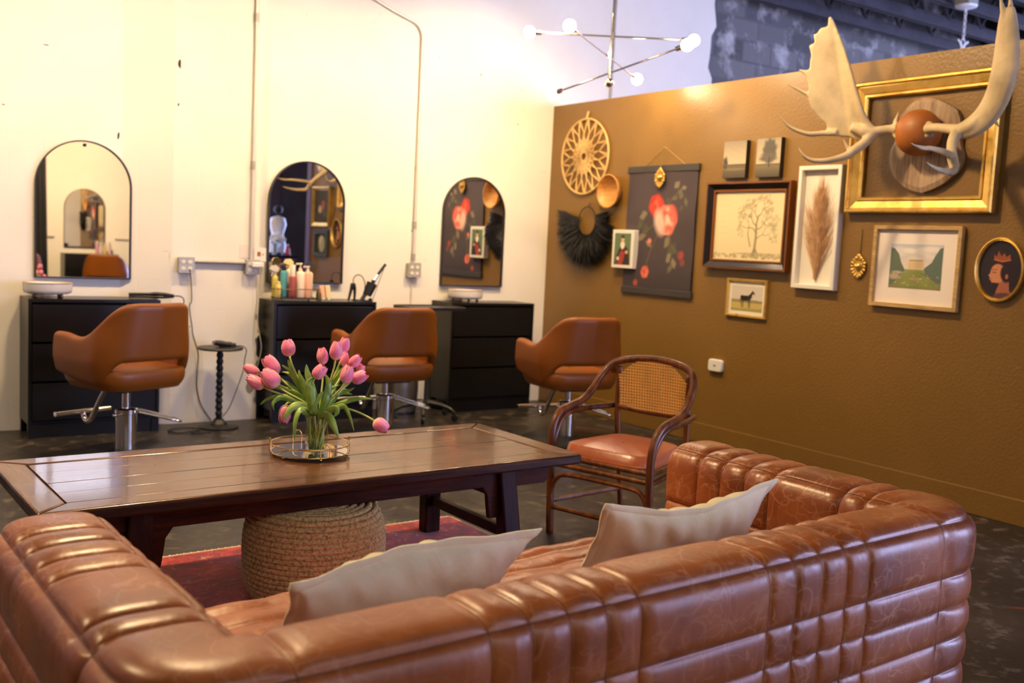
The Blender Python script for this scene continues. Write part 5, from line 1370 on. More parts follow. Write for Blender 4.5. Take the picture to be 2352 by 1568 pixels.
def limb(p, ang, ln, wd, dep):
    q = (p[0] + ln * math.cos(ang), p[1] + ln * math.sin(ang)); m_ = ((p[0] + q[0]) / 2 + r2.normal(0, 0.012), (p[1] + q[1]) / 2 + r2.normal(0, 0.012))
    A_.line([p, m_, q], wd, INK, 0.75, 0.6)
    if dep == 0:
        for k in range(3): A_.ell(q[0] + r2.normal(0, .022), q[1] + r2.normal(0, .016), 0.022, 0.012, (178, 164, 126), r2.random() * 90, 0.8, 0.55, 0.2, 7)
        return
    for s_ in (-1, 1): limb(q, ang + s_ * (0.35 + 0.35 * r2.random()), ln * (0.62 + 0.15 * r2.random()), wd * 0.62, dep - 1)
for (px_, py_, a_, l_, w2_) in ((0.615, 0.30, 2.6, 0.11, 0.011), (0.61, 0.38, 2.3, 0.11, 0.011), (0.63, 0.48, 0.9, 0.09, 0.010), (0.625, 0.45, 2.1, 0.09, 0.010), (0.62, 0.34, 0.6, 0.11, 0.010), (0.62, 0.24, 0.5, 0.10, 0.008)): limb((px_, py_), a_, l_, w2_, 3)
A_.line([(0.54, 0.16), (0.50, 0.28), (0.50, 0.36)], 0.012, INK, 0.7, 0.6)
for k in range(70): A_.ell(r2.random(), 0.03 + abs(r2.normal(0, 0.025)), 0.02, 0.012, (160, 146, 108), 0, 0.8, 0.5, 0.2)
A_.ell(0.62, 0.075, 0.3, 0.015, (170, 156, 120), a=0.6)
for k in range(8): A_.line([(0.08, 0.30 + 0.06 * k), (0.12 + 0.1 * r2.random(), 0.30 + 0.06 * k)], 0.002, (190, 174, 134), 0.6)
A_.build('print', tf, -(w_ - 0.12) / 2, -(h_ - 0.12) / 2, -0.012, GLOSSPAINT)

# ---- horse
hf = wthing('framed_horse_picture', 'small gold framed picture of a black horse', 'picture', 4.842, 1.090)
w_, h_ = 0.372, 0.268
frame(hf, w_, h_, 0.021, 0.024, GILT, prof=[(0, 0), (0, 0.020), (0.006, 0.025), (0.016, 0.024), (0.021, 0.016), (0.021, 0)])
A_ = Art(w_ - 0.04, h_ - 0.04, 110, (244, 236, 216))
y0_, y1_ = 0.07, 0.60; A_.poly([(0.07, y0_), (0.93, y0_), (0.93, y1_), (0.07, y1_)], (216, 206, 192)); A_.poly([(0.07, y0_), (0.93, y0_), (0.93, 0.28), (0.07, 0.28)], (200, 178, 108)); A_.poly([(0.07, 0.25), (0.93, 0.25), (0.93, 0.31), (0.07, 0.32)], (150, 142, 92)); A_.poly([(0.07, y0_), (0.93, y0_), (0.93, 0.14), (0.07, 0.12)], (164, 156, 88))
BK = (40, 30, 28)
A_.ell(0.47, 0.345, 0.145, 0.058, BK, 3, 0.15); A_.ell(0.37, 0.355, 0.05, 0.055, BK, 0, 0.15); A_.poly([(0.50, 0.385), (0.575, 0.43), (0.635, 0.495), (0.668, 0.478), (0.645, 0.41), (0.625, 0.33)], BK); A_.ell(0.678, 0.462, 0.048, 0.021, BK, -42, 0.15); A_.line([(0.645, 0.48), (0.65, 0.51)], 0.008, BK)
for x0, x1 in ((0.37, 0.36), (0.41, 0.40), (0.55, 0.555), (0.585, 0.59)): A_.line([(x0, 0.33), (x1, 0.24), (x1 + 0.004, 0.15)], 0.014, BK, 1, 0.6)
A_.line([(0.35, 0.36), (0.32, 0.30), (0.325, 0.24)], 0.012, BK, 1, 0.5); A_.grain(0.04); A_.build('picture', hf, -(w_ - 0.04) / 2, -(h_ - 0.04) / 2, -0.010, GLOSSPAINT)

# ---- pampas grass in a white shadow box
pf_ = wthing('shadow_box', 'tall white shadow box holding a dried pampas plume', 'shadow box', 4.265, 1.587)
w_, h_ = 0.338, 0.792
frame(pf_, w_, h_, 0.028, 0.048, WHITEFRAME, prof=[(0, 0), (0, 0.046), (0.003, 0.049), (0.025, 0.049), (0.028, 0.046), (0.028, 0)])
MB().box(-w_ / 2 + 0.02, w_ / 2 - 0.02, -0.008, -0.003, -h_ / 2 + 0.02, h_ / 2 - 0.02).build('backing', plain('cream_mat_board', (0.82, 0.77, 0.68), 0.8), pf_, smooth=0)
PAMP = plain('dried_pampas', srgb(196, 156, 116), 0.8, var=0.2, vs=25); pm = MB(); r3 = np.random.default_rng(4)
for k in range(520):
    up = r3.random() < 0.40; b0 = -0.335 + (0.22 * r3.random() ** 1.3 if not up else 0.30 + 0.10 * r3.random()); sp = r3.normal(0, 0.30 if not up else 0.24)
    ln = (0.22 + 0.24 * r3.random() * max(0.2, 1 - abs(sp))) if not up else (0.12 + 0.22 * r3.random() * max(0.2, 1 - 1.5 * abs(sp))); x1 = max(-0.125, min(0.125, sp * ln * 0.9)); zt = min(0.36, b0 + ln)
    x0 = r3.normal(0, 0.004); yb_ = -0.012 - 0.018 * r3.random(); pts = [(x0 + (x1 - x0) * q ** 1.2, yb_ - 0.006 * q, b0 + (zt - b0) * q * (1 - 0.12 * q * abs(sp))) for q in (0, 0.35, 0.7, 1)]
    pm.tube(pts, [0.0012, 0.0016, 0.0013, 0.0004], 3, cap=False)
pm.tube([(0, -0.014, -0.345), (0.002, -0.014, 0.36)], [0.003, 0.001], 6)
pm.build('pampas_plume', PAMP, pf_, smooth=0, fix=False)

# ---- big gilt empty frame
gf = wthing('gilt_frame', 'large empty gilt frame hung around the antler mount', 'frame', 3.575, 2.078)
w_, h_ = 0.965, 0.792
frame(gf, w_, h_, 0.098, 0.06, GILT, prof=[(0, 0), (0, 0.050), (0.008, 0.060), (0.020, 0.060), (0.026, 0.040), (0.032, 0.040), (0.070, 0.030), (0.074, 0.022), (0.078, 0.034), (0.090, 0.034), (0.098, 0.024), (0.098, 0)])

# ---- house picture
hp = wthing('framed_garden_picture', 'white matted picture of a mansion and lawn in a pale wood frame', 'picture', 3.549, 1.366)
w_, h_ = 0.578, 0.486
PALEWOOD = m_wood('pale_oak_frame', srgb(176, 140, 84), srgb(204, 168, 108), srgb(220, 188, 132), 'X', 0.45, 0.0, 1.0, 0.05)
frame(hp, w_, h_, 0.023, 0.034, PALEWOOD)
MB().box(-w_ / 2 + 0.02, w_ / 2 - 0.02, -0.014, -0.004, -h_ / 2 + 0.02, h_ / 2 - 0.02).build('mat_board', plain('white_mat_board', (0.84, 0.76, 0.71), 0.7), hp, smooth=0)
A_ = Art(0.345, 0.262, 130, (206, 206, 212)); A_.band(0.34, 0.8, (226, 214, 204), (186, 194, 210))
r4 = np.random.default_rng(9)
for k in range(14): A_.ell(0.15 + 0.7 * r4.random(), 0.50 + 0.2 * r4.random(), 0.12, 0.04, (240, 232, 224), 0, 0.9, 0.5)
A_.band(0, 0.33, (118, 124, 70), (146, 150, 92)); A_.poly([(0, 0), (0, 0.70), (0.08, 0.68), (0.17, 0.58), (0.22, 0.44), (0.30, 0.32), (0.2, 0.2)], (92, 108, 86)); A_.poly([(1, 0.1), (1, 0.72), (0.94, 0.70), (0.86, 0.58), (0.80, 0.46), (0.66, 0.35), (0.7, 0.24)], (92, 110, 96))
A_.poly([(0.35, 0.33), (0.35, 0.47), (0.38, 0.49), (0.64, 0.49), (0.66, 0.47), (0.66, 0.33)], (226, 202, 158)); A_.poly([(0.36, 0.47), (0.38, 0.50), (0.63, 0.50), (0.65, 0.47)], (190, 160, 120))
for k in range(7): A_.line([(0.39 + 0.04 * k, 0.36), (0.39 + 0.04 * k, 0.45)], 0.006, (186, 160, 122), 0.8)
A_.poly([(0.2, 0.0), (0.38, 0.30), (0.62, 0.30), (0.9, 0.0)], (134, 146, 70)); A_.ell(0.52, 0.17, 0.13, 0.02, (200, 150, 130), 0, 0.6, 0.8); A_.ell(0.1, 0.2, 0.10, 0.05, (196, 176, 150), 0, 0.6, 0.8); A_.ell(0.15, 0.27, 0.1, 0.025, (206, 188, 172), 0, 0.6, 0.7)
A_.line([(0.62, 0.27), (0.95, 0.12)], 0.012, (88, 92, 78), 0.7); A_.band(0, 0.05, (130, 112, 78), (134, 136, 72), 0.8)
for k in range(40): A_.ell(r4.random(), 0.05 + 0.22 * r4.random(), 0.02, 0.012, [(160, 150, 110), (96, 112, 64), (206, 190, 170)][k % 3], 0, 0.8, 0.5)
A_.grain(0.05); A_.build('picture', hp, -0.1725, -0.128, -0.0146, GLOSSPAINT)

# ---- oval portrait
ov = wthing('oval_portrait', 'oval gold framed portrait of a crowned person in profile', 'picture', 3.035, 1.375)
a_, b_ = 0.142, 0.178; n_ = 64
rows = []
for k, o in ((1.0, 0), (1.0, 0.016), (0.975, 0.026), (0.94, 0.027), (0.91, 0.020), (0.885, 0.022), (0.86, 0.016), (0.85, 0.004)):
    da = (1 - k) * 0.14; rows.append([((a_ - da) * math.cos(t_), -0.002 - o, (b_ - da) * math.sin(t_)) for t_ in np.linspace(0, 2 * PI, n_ + 1)[:-1]])
MB().grid(rows, closev=True).build('oval_frame', GILT, ov, smooth=40)
A_ = Art(0.246, 0.316, 120, (34, 24, 20)); A_.ell(0.5, 0.7, 0.5, 0.6, (46, 34, 27), soft=1.0, a=0.8)
SK, SK2, HR = (206, 136, 96), (168, 100, 70), (40, 24, 20)
A_.poly([(0.42, 0.0), (0.44, 0.16), (0.52, 0.40), (0.72, 0.42), (0.74, 0.2), (0.82, 0.08), (0.9, 0)], SK2); A_.ell(0.64, 0.05, 0.24, 0.09, (92, 60, 48), soft=0.4)
A_.ell(0.60, 0.66, 0.23, 0.24, HR, 0, 0.15); A_.ell(0.45, 0.56, 0.17, 0.21, SK, 8, 0.15); A_.poly([(0.30, 0.60), (0.23, 0.50), (0.27, 0.48), (0.26, 0.44), (0.30, 0.40), (0.33, 0.35), (0.46, 0.36), (0.5, 0.6)], SK); A_.ell(0.64, 0.56, 0.13, 0.20, HR, 10, 0.25); A_.ell(0.66, 0.50, 0.035, 0.055, SK2, 0, 0.4)
A_.line([(0.33, 0.585), (0.41, 0.58)], 0.010, HR, 0.9); A_.line([(0.31, 0.64), (0.43, 0.645)], 0.008, HR, 0.8); A_.line([(0.265, 0.44), (0.31, 0.438)], 0.009, (150, 60, 50), 0.9)
A_.poly([(0.34, 0.86), (0.33, 0.98), (0.39, 0.93), (0.43, 1.06), (0.50, 0.94), (0.57, 1.02), (0.61, 0.93), (0.70, 0.99), (0.72, 0.86), (0.53, 0.81)], (150, 78, 40)); A_.line([(0.35, 0.87), (0.53, 0.83), (0.71, 0.87)], 0.018, (190, 110, 56), 0.8); A_.grain(0.06)
o = A_.build('portrait', ov, -0.123, -0.158, -0.006, GLOSSPAINT)
bm_ = bmesh.new(); bm_.from_mesh(o.data); bmesh.ops.delete(bm_, geom=[v for v in bm_.verts if (v.co.x / 0.124) ** 2 + (v.co.z / 0.160) ** 2 > 1.02], context='VERTS'); bm_.to_mesh(o.data); bm_.free()

# ---- thermostat
th = wthing('thermostat', 'small white rounded sensor box low on the brown wall', 'thermostat', 5.085, 0.588)
MB().prism(rrect(-0.066, 0.066, -0.044, 0.044, 0.020), -0.030, -0.001).build('case', WHITEPLASTIC, th, smooth=30, bevel=0.006)
MB().prism(rrect(-0.012, 0.012, -0.006, 0.006, 0.003), -0.0315, -0.030).build('lens', plain('grey_lens', (0.25, 0.24, 0.23), 0.4), th, smooth=0)

# ================================================================== ANTLER MOUNT
am = thing('antler_mount', 'bleached moose antlers with leather skull cap on a wooden shield, hung inside the gilt frame', 'antlers', (BX, 3.53, 2.14))
AO = am.location
WEATHERED = m_wood('weathered_shield_wood', srgb(120, 92, 72), srgb(170, 142, 114), srgb(196, 172, 146), 'Z', 0.6, 0.0, 0.5, 0.2)
cr = lambda a, b: (1780 + a * 0.306, b * 0.306)
ol = [atx(*cr(a, b), BX - 0.034) for a, b in ((1100, 1448), (1000, 1420), (915, 1355), (872, 1285), (856, 1205), (866, 1130), (905, 1050), (920, 980), (935, 900), (975, 830), (1040, 765), (1115, 735), (1190, 738), (1260, 765), (1335, 800), (1372, 835), (1392, 915), (1398, 985), (1388, 1060), (1404, 1140), (1398, 1220), (1350, 1300), (1240, 1390), (1100, 1448))]
ol = smooth_path(ol, 4)[:-1]; n_ = len(ol)
mb = MB(); vs = [(BX - 0.034 - AO.x, q.y - AO.y, q.z - AO.z) for q in ol]
cyy = sum(v[1] for v in vs) / n_; czz = sum(v[2] for v in vs) / n_
back = [(-0.002, v[1], v[2]) for v in vs]; inn = [(-0.044, cyy + (v[1] - cyy) * 0.90, czz + (v[2] - czz) * 0.90) for v in vs]
mb.add(back + vs + inn, [(i, (i + 1) % n_, n_ + (i + 1) % n_, n_ + i) for i in range(n_)] + [(n_ + i, n_ + (i + 1) % n_, 2 * n_ + (i + 1) % n_, 2 * n_ + i) for i in range(n_)] + [tuple(range(2 * n_, 3 * n_))])
mb.build('shield', WEATHERED, am, smooth=0)
gr = MB()
for dy in (-0.10, -0.045, 0.012, 0.07, 0.125): gr.box(-0.0446, -0.0430, cyy + dy - 0.0012, cyy + dy + 0.0012, czz - 0.20 + abs(dy) * 0.5, czz + 0.02)
gr.build('plank_groove', plain('dark_groove', srgb(74, 54, 40), 0.8), am, smooth=0)
SC = Vector((5.205, 3.535, 2.135)); SR = 0.128
mb = MB().ball(SC - AO, SR * 0.95, SR * 1.03, SR * 1.03, n=40, m=28); mb.tube([SC - AO, Vector((BX - 0.045, SC.y, SC.z)) - AO], 0.10, 24)
mb.build('skull_cap', m_leather('saddle_leather_cap', srgb(128, 70, 12), srgb(160, 90, 18), srgb(176, 104, 26), srgb(170, 108, 40), 0.6, 1.0, 0.1), am, smooth=180)
Q0 = SC + Vector((-0.55, 0.80, 0.05)).normalized() * SR * 0.98
nL = Vector((0.88, 0.475, 0.0)).normalized()
def onL(a, b, off=0.0):
    d = ray(*cr(a, b)); t_ = (Q0 - CAM).dot(nL) / d.dot(nL); return CAM + d * t_ - nL * off - AO
def antler(name, build):
    mb = MB(); build(mb); o = mb.build(name, BONE, am, smooth=180, fix=True)
    m = o.modifiers.new('fuse', 'REMESH'); m.mode = 'VOXEL'; m.voxel_size = 0.0062; m.use_smooth_shade = True
    m = o.modifiers.new('soften', 'SMOOTH'); m.factor = 0.6; m.iterations = 7
    return o
def left(mb):
    pal = [(735, 965), (690, 945), (640, 845), (590, 660), (548, 470), (505, 320), (465, 215), (437, 150), (420, 122), (404, 135), (402, 205), (375, 208), (345, 218), (322, 258), (296, 264), (308, 330), (262, 348), (282, 420), (272, 470), (270, 530), (235, 535), (185, 525), (240, 575), (264, 640), (262, 690), (235, 705), (258, 745), (268, 790), (300, 850), (350, 905), (388, 935), (395, 965), (370, 995), (420, 1018), (560, 1030), (640, 1068), (700, 1060)]
    f = [onL(a, b, 0.016 + 0.03 * math.sin((b - 100) / 900 * PI)) for a, b in pal]; g = [onL(a, b, -0.016 + 0.03 * math.sin((b - 100) / 900 * PI)) for a, b in pal]; n = len(pal)
    mb.add(f + g, [tuple(range(n)), tuple(range(2 * n - 1, n - 1, -1))] + [(i, (i + 1) % n, n + (i + 1) % n, n + i) for i in range(n)])
    T = lambda pts, r: mb.tube(smooth_path([onL(*p_) for p_ in pts], 4), np.interp(np.linspace(0, 1, (len(pts) - 1) * 4 + 1), np.linspace(0, 1, len(r)), r), 10)
    T([(915, 968, 0), (860, 975, 0), (790, 985, 0.01), (720, 1000, 0.02), (660, 990, 0.03), (580, 960, 0.04)], [0.034, 0.030, 0.030, 0.034, 0.034, 0.022])
    T([(720, 970, 0.02), (660, 870, 0.03), (610, 700, 0.035), (560, 520, 0.03), (500, 330, 0.02), (430, 150, 0.0)], [0.026, 0.022, 0.018, 0.016, 0.013, 0.008])
    T([(300, 730, 0.02), (235, 705, 0.03), (160, 668, 0.05), (85, 632, 0.075)], [0.014, 0.013, 0.009, 0.002])
    T([(250, 560, 0.02), (215, 545, 0.03), (178, 522, 0.04)], [0.012, 0.009, 0.003])
    T([(470, 1000, 0.02), (370, 1005, 0.03), (260, 1012, 0.05), (150, 975, 0.07), (95, 930, 0.09), (60, 875, 0.11)], [0.022, 0.018, 0.016, 0.012, 0.008, 0.002])
    T([(740, 1000, 0.02), (680, 1080, 0.05), (610, 1140, 0.09), (560, 1185, 0.12), (440, 1225, 0.17), (330, 1228, 0.20), (265, 1190, 0.22), (225, 1115, 0.23)], [0.030, 0.030, 0.028, 0.024, 0.018, 0.015, 0.010, 0.002])
    T([(600, 1150, 0.09), (565, 1120, 0.10), (535, 1055, 0.11)], [0.020, 0.013, 0.003])
    T([(905, 920, 0), (920, 880, 0.01), (930, 838, 0.02)], [0.018, 0.010, 0.003])
    for k in range(9): mb.ball(onL(908 + 4 * math.sin(k * 2.4), 925 + 13 * k, 0.012 * math.sin(k)), 0.015)
antler('antler', left)
D1 = (SC + Vector((-0.72, -0.69, 0.03)).normalized() * SR - CAM).dot(_f)
onR = lambda a, b, dd=0.0: atd(*cr(a, b), D1 - dd * 1.7) - AO
def right(mb):
    T = lambda pts, r, flat=None: mb.tube(smooth_path([onR(*p_) for p_ in pts], 5), np.interp(np.linspace(0, 1, (len(pts) - 1) * 5 + 1), np.linspace(0, 1, len(r)), r), 14, flat=flat, up=tuple(_r))
    T([(1140, 968, 0.0), (1200, 960, 0.04), (1290, 965, 0.09), (1390, 975, 0.14), (1480, 945, 0.18), (1570, 870, 0.20)], [0.031, 0.027, 0.027, 0.034, 0.036, 0.040])
    T([(1400, 985, 0.14), (1500, 940, 0.18), (1590, 860, 0.21), (1660, 745, 0.24), (1705, 610, 0.27), (1735, 450, 0.28), (1745, 300, 0.29), (1748, 150, 0.30), (1745, 60, 0.30)], [0.026, 0.034, 0.038, 0.040, 0.042, 0.041, 0.037, 0.029, 0.020], 1.9)
    T([(1720, 120, 0.30), (1705, 50, 0.30), (1690, -50, 0.30)], [0.017, 0.013, 0.003]); T([(1760, 110, 0.29), (1768, 40, 0.29), (1762, -40, 0.28)], [0.017, 0.014, 0.004])
    T([(1790, 380, 0.26), (1822, 300, 0.25), (1800, 180, 0.27)], [0.013, 0.011, 0.005])
    T([(1780, 640, 0.26), (1805, 605, 0.25), (1822, 600, 0.24)], [0.015, 0.012, 0.006])
    T([(1600, 885, 0.20), (1650, 910, 0.19), (1688, 962, 0.18)], [0.022, 0.012, 0.003])
    T([(1370, 985, 0.13), (1335, 1050, 0.16), (1325, 1120, 0.19), (1335, 1200, 0.22), (1345, 1270, 0.24), (1310, 1300, 0.26)], [0.032, 0.028, 0.026, 0.028, 0.024, 0.016])
    T([(1330, 1170, 0.21), (1270, 1140, 0.25), (1180, 1115, 0.30), (1090, 1105, 0.34), (1005, 1068, 0.37)], [0.020, 0.018, 0.014, 0.011, 0.002])
    T([(1340, 1285, 0.25), (1270, 1285, 0.29), (1190, 1255, 0.33), (1128, 1210, 0.36)], [0.020, 0.017, 0.011, 0.002])
    for k in range(11): a = 2 * PI * k / 11; mb.ball(onR(1150 + 8 * math.sin(k * 3), 972, 0.0) + _r * (0.012 * math.cos(a)) + _u * (0.036 * math.sin(a)) - _f * (0.03 * math.cos(a)), 0.014)
antler('antler', right)

# ================================================================== TRAY, VASE, TULIPS
TZ = 0.4995; TC = Vector((1.618, 3.738, TZ))
ty = thing('mirror_tray', 'round gold wire tray with mirrored base on the coffee table', 'tray', TC)
MB().lathe([(0.0, 0.012), (0.152, 0.012), (0.153, 0.0135), (0.152, 0.015), (0.0, 0.015)], 64).build('mirror_base', MIRROR, ty, smooth=0)
circ = lambda r, z, n=64: [(r * math.cos(2 * PI * k / n), r * math.sin(2 * PI * k / n), z) for k in range(n)]
MB().tube(circ(0.1545, 0.013), 0.0028, 8, closed=True).build('lower_ring', GOLDMETAL, ty); MB().tube(circ(0.1555, 0.046), 0.0033, 8, closed=True).build('rail', GOLDMETAL, ty)
tr_ang = math.atan2(-TC.y, -TC.x)
for a0 in (tr_ang + R(-82), tr_ang + R(22), tr_ang + R(100), tr_ang + R(-160)):
    P = []
    for (da, z) in ((-0.115, 0.010), (-0.115, 0.046), (-0.105, 0.056), (-0.06, 0.066), (0, 0.069), (0.06, 0.066), (0.105, 0.056), (0.115, 0.046), (0.115, 0.010)): P.append((0.1585 * math.cos(a0 + da), 0.1585 * math.sin(a0 + da), z))
    MB().tube(smooth_path(P, 4), 0.0022, 8).build('hoop', GOLDMETAL, ty, smooth=180)
for k in range(6): a = 2 * PI * k / 6 + 0.4; MB().ball((0.148 * math.cos(a), 0.148 * math.sin(a), 0.0058), 0.006, n=12, m=8).build('ball_foot', GOLDMETAL, ty)

VB = Vector((1.628, 3.70, TZ + 0.0155))
va = thing('glass_vase', 'clear glass vase of tulips standing in the mirrored tray', 'vase', VB)
prof_o = [(0.0, 0.0), (0.030, 0.0), (0.037, 0.006), (0.044, 0.03), (0.0465, 0.07), (0.0445, 0.105), (0.0455, 0.13), (0.051, 0.150)]
prof_i = [(0.049, 0.150), (0.0433, 0.13), (0.0423, 0.105), (0.0443, 0.07), (0.042, 0.03), (0.034, 0.010), (0.0, 0.008)]
MB().lathe(prof_o + prof_i, 40).build('glass', GLASS, va, smooth=60)
def m_water():
    m, nt, b = newmat('vase_water'); out = nt.nodes['Material Output']
    tr_ = N(nt, 'BsdfTransparent'); tr_.inputs[0].default_value = (0.90, 0.95, 0.72, 1); gl = N(nt, 'BsdfGlossy'); gl.inputs['Roughness'].default_value = 0.01
    fr = N(nt, 'Value'); fr.outputs[0].default_value = 0.02; mx = N(nt, 'MixShader'); L(nt, fr, 0, mx, 0); L(nt, tr_, 0, mx, 1); L(nt, gl, 0, mx, 2); L(nt, mx, 0, out, 'Surface'); return m
MB().lathe([(0.0, 0.0085), (0.0335, 0.0105), (0.0415, 0.03), (0.0438, 0.07), (0.0425, 0.095), (0.0, 0.095)], 32).build('water', m_water(), va, smooth=60)
gb = MB(); r5 = np.random.default_rng(2)
for k in range(34):
    a, q = r5.random() * 2 * PI, 0.028 * r5.random() ** 0.5; gb.ball((q * math.cos(a), q * math.sin(a), 0.014 + 0.022 * r5.random()), 0.0062, rz=0.005, n=10, m=7)
g_ = gb.build('glass_pebbles', plain('glass_pebble', (0.95, 0.95, 0.85), 0.05, trans=0.9, ior=1.5), smooth=180); g_.location = VB
tag(g_, 'clear glass pebbles in the bottom of the tulip vase', 'pebbles', kind='stuff')

def m_petal():
    m, nt, b = newmat('pink_petal'); a = N(nt, 'VertexColor', layer_name='paint'); L(nt, a, 'Color', b, 'Base Color')
    b.inputs['Roughness'].default_value = 0.45; b.inputs['Subsurface Weight'].default_value = 0.25; b.inputs['Subsurface Radius'].default_value = (0.02, 0.006, 0.006); b.inputs['Subsurface Scale'].default_value = 0.3
    b.inputs['Sheen Weight'].default_value = 0.2; return m
PETAL = m_petal(); STEM = plain('tulip_stem', srgb(182, 194, 104), 0.45, var=0.12, vs=20)
def m_leaf():
    m, nt, b = newmat('tulip_leaf'); mp = coords(nt); n1 = noise(nt, mp, 18, 3)
    r = ramp(nt, [(0.3, srgb(98, 132, 48)), (0.7, srgb(150, 176, 80))]); L(nt, n1, 'Fac', r, 'Fac'); L(nt, r, 'Color', b, 'Base Color'); b.inputs['Roughness'].default_value = 0.38
    b.inputs['Subsurface Weight'].default_value = 0.15; b.inputs['Subsurface Radius'].default_value = (0.006, 0.015, 0.004); b.inputs['Subsurface Scale'].default_value = 0.3
    return m
LEAF = m_leaf()
VD = (VB - CAM).dot(_f)
ct = lambda a, b: (540 + a * 0.2296, 740 + b * 0.2296)
tp = lambda a, b, dd=0.0: atd(*ct(a, b), VD + dd)
VS = [0]
def flower_mesh(parent, base, tip, wid, openness, seed):
    ax = Vector(tip) - Vector(base); h = ax.length; ax.normalize(); q = ax.to_track_quat('Z', 'Y').to_matrix()
    r = np.random.default_rng(seed); mb = MB(); cols = []; hue = r.normal(0, 1)
    pink_d = np.array(srgb(min(255, 240 + 6 * hue), 92 + 9 * hue, 132 + 6 * hue)); pink_l = np.array(srgb(255, 176, 198)); pale = np.array(srgb(250, 214, 206)); base_c = np.array(srgb(238, 226, 168))
    a_off = r.random() * 6
    for layer, (rad, n0) in enumerate(((wid / 2, 3), (wid / 2 * 0.90, 3))):
        for k in range(n0):
            a0 = a_off + 2 * PI * k / 3 + layer * PI / 3; hh = h * (1 + r.normal(0, 0.03)) * (1.0 if layer == 0 else 0.98); rows = []; nu, nv = 13, 15
            opn = openness * (1 + r.normal(0, 0.3))
            for i in range(nu):
                u = -1 + 2 * i / (nu - 1); row = []
                for j in range(nv):
                    v = j / (nv - 1)
                    rr = rad * (math.sin(PI * min(1, 0.06 + 0.80 * v ** 0.72)) ** 0.75) * (1.0 + opn * max(0, v - 0.55) * 1.6)
                    hw = 1.18 * (math.sin(PI * min(1, (0.16 + 0.785 * v))) ** 0.5)
                    a = a0 + u * hw; lift = -0.07 * hh * u * u * v; ru = 0.02 * math.sin(u * 7 + seed + k) * v * v
                    row.append(Vector(base) + q @ Vector((rr * (1 + ru - 0.05 * (1 - abs(u))) * math.cos(a), rr * (1 + ru) * math.sin(a), hh * v + lift)))
                    t_ = v; c = base_c * max(0, 1 - t_ * 5.5) + (pink_d * (0.42 + 0.25 * (1 - abs(u))) + pink_l * (0.58 - 0.25 * (1 - abs(u)))) * min(1, t_ * 5.5)
                    c = c * (1 - 0.45 * abs(u) ** 3 * t_) + pale * 0.45 * abs(u) ** 3 * t_; c = c * (0.94 + 0.10 * math.sin(u * 19 + k)); cols.append(np.clip(c, 0, 1))
                rows.append(row)
            mb.grid(rows)
    o = mb.build('flower', PETAL, parent, smooth=180, fix=False)
    ca = o.data.color_attributes.new('paint', 'FLOAT_COLOR', 'POINT')
    ca.data.foreach_set('color', np.concatenate([np.array(cols), np.ones((len(cols), 1))], 1).astype(np.float32).ravel())
    return o
def leaf_mesh(parent, P, wd, org, fold=0.35, seed=0):
    pts = [p_ - org for p_ in P]; n = len(pts); rows = []
    for i in range(n):
        t_ = i / (n - 1); T = (pts[min(n - 1, i + 1)] - pts[max(0, i - 1)]).normalized()
        side = T.cross(_f); side = side.normalized() if side.length > 1e-3 else Vector(_r); twist = 0.55 * math.sin(seed + t_ * 2.2)
        nn = side.cross(T).normalized(); s2 = side * math.cos(twist) + nn * math.sin(twist); n2 = s2.cross(T)
        w_ = wd * (math.sin(PI * min(1, 0.14 + 0.86 * t_ ** 0.85)) ** 0.8) + 0.0003
        rows.append([pts[i] + s2 * (w_ * u) + n2 * (-fold * w_ * (1 - abs(u)) + 0.06 * w_ * math.sin(9 * t_ + seed + 3 * u)) for u in (-1, -0.6, -0.25, 0, 0.25, 0.6, 1)])
    return MB().grid(rows).build('leaf', LEAF, parent, smooth=180, solid=0.0007, fix=False)
TUL = [  # label, flower base, flower tip, width px(crop), depth offset, openness, mouth offset
 ('pink tulip standing tall and alone at the upper left of the bouquet', (545, 338), (518, 165), 142, 0.02, 0.05, -14),
 ('pink tulip with ruffled petals, topmost of the left cluster', (425, 520), (300, 335), 150, 0.03, 0.3, -22),
 ('large deep pink tulip in the middle of the left cluster', (430, 640), (275, 478), 170, -0.05, 0.1, -18),
 ('faded pink tulip at the far left tip of the bouquet', (240, 525), (88, 432), 110, 0.06, 0.2, -30),
 ('pink tulip lowest in the left cluster, pointing left', (288, 650), (120, 545), 128, -0.04, 0.0, -30),
 ('pink tulip standing upright in the centre of the bouquet', (880, 418), (868, 250), 118, 0.03, 0.0, 4),
 ('dark pink tulip opening to the right, just below the upright centre tulip', (797, 558), (895, 430), 128, -0.07, 0.35, -2),
 ('large pink tulip highest in the right group, in front', (1003, 375), (1022, 182), 132, -0.02, 0.05, 10),
 ('pale pink tulip behind the highest tulip of the right group', (1080, 300), (1110, 152), 110, 0.07, 0.25, 14),
 ('narrow pink tulip below the pale tulip, half hidden by leaves', (1090, 440), (1105, 296), 92, 0.04, 0.0, 18),
 ('pink tulip leaning right above the lower right pair', (1150, 440), (1250, 335), 108, 0.03, 0.15, 22),
 ('upright pink tulip at the left of the lower right pair', (1092, 605), (1150, 425), 130, -0.06, 0.05, 20),
 ('wide pink tulip with curled tip at the right of the lower right pair', (1168, 585), (1318, 512), 128, -0.02, 0.3, 26),
 ('small pink tulip tucked behind the lower right pair', (1235, 500), (1282, 425), 84, 0.06, 0.2, 26),
 ('pink tulip drooping below the left leaves', (508, 825), (490, 1005), 128, -0.05, 0.25, -34),
 ('bright pink tulip drooping far to the right over the table', (1392, 985), (1530, 1080), 142, -0.06, 0.15, 34)]
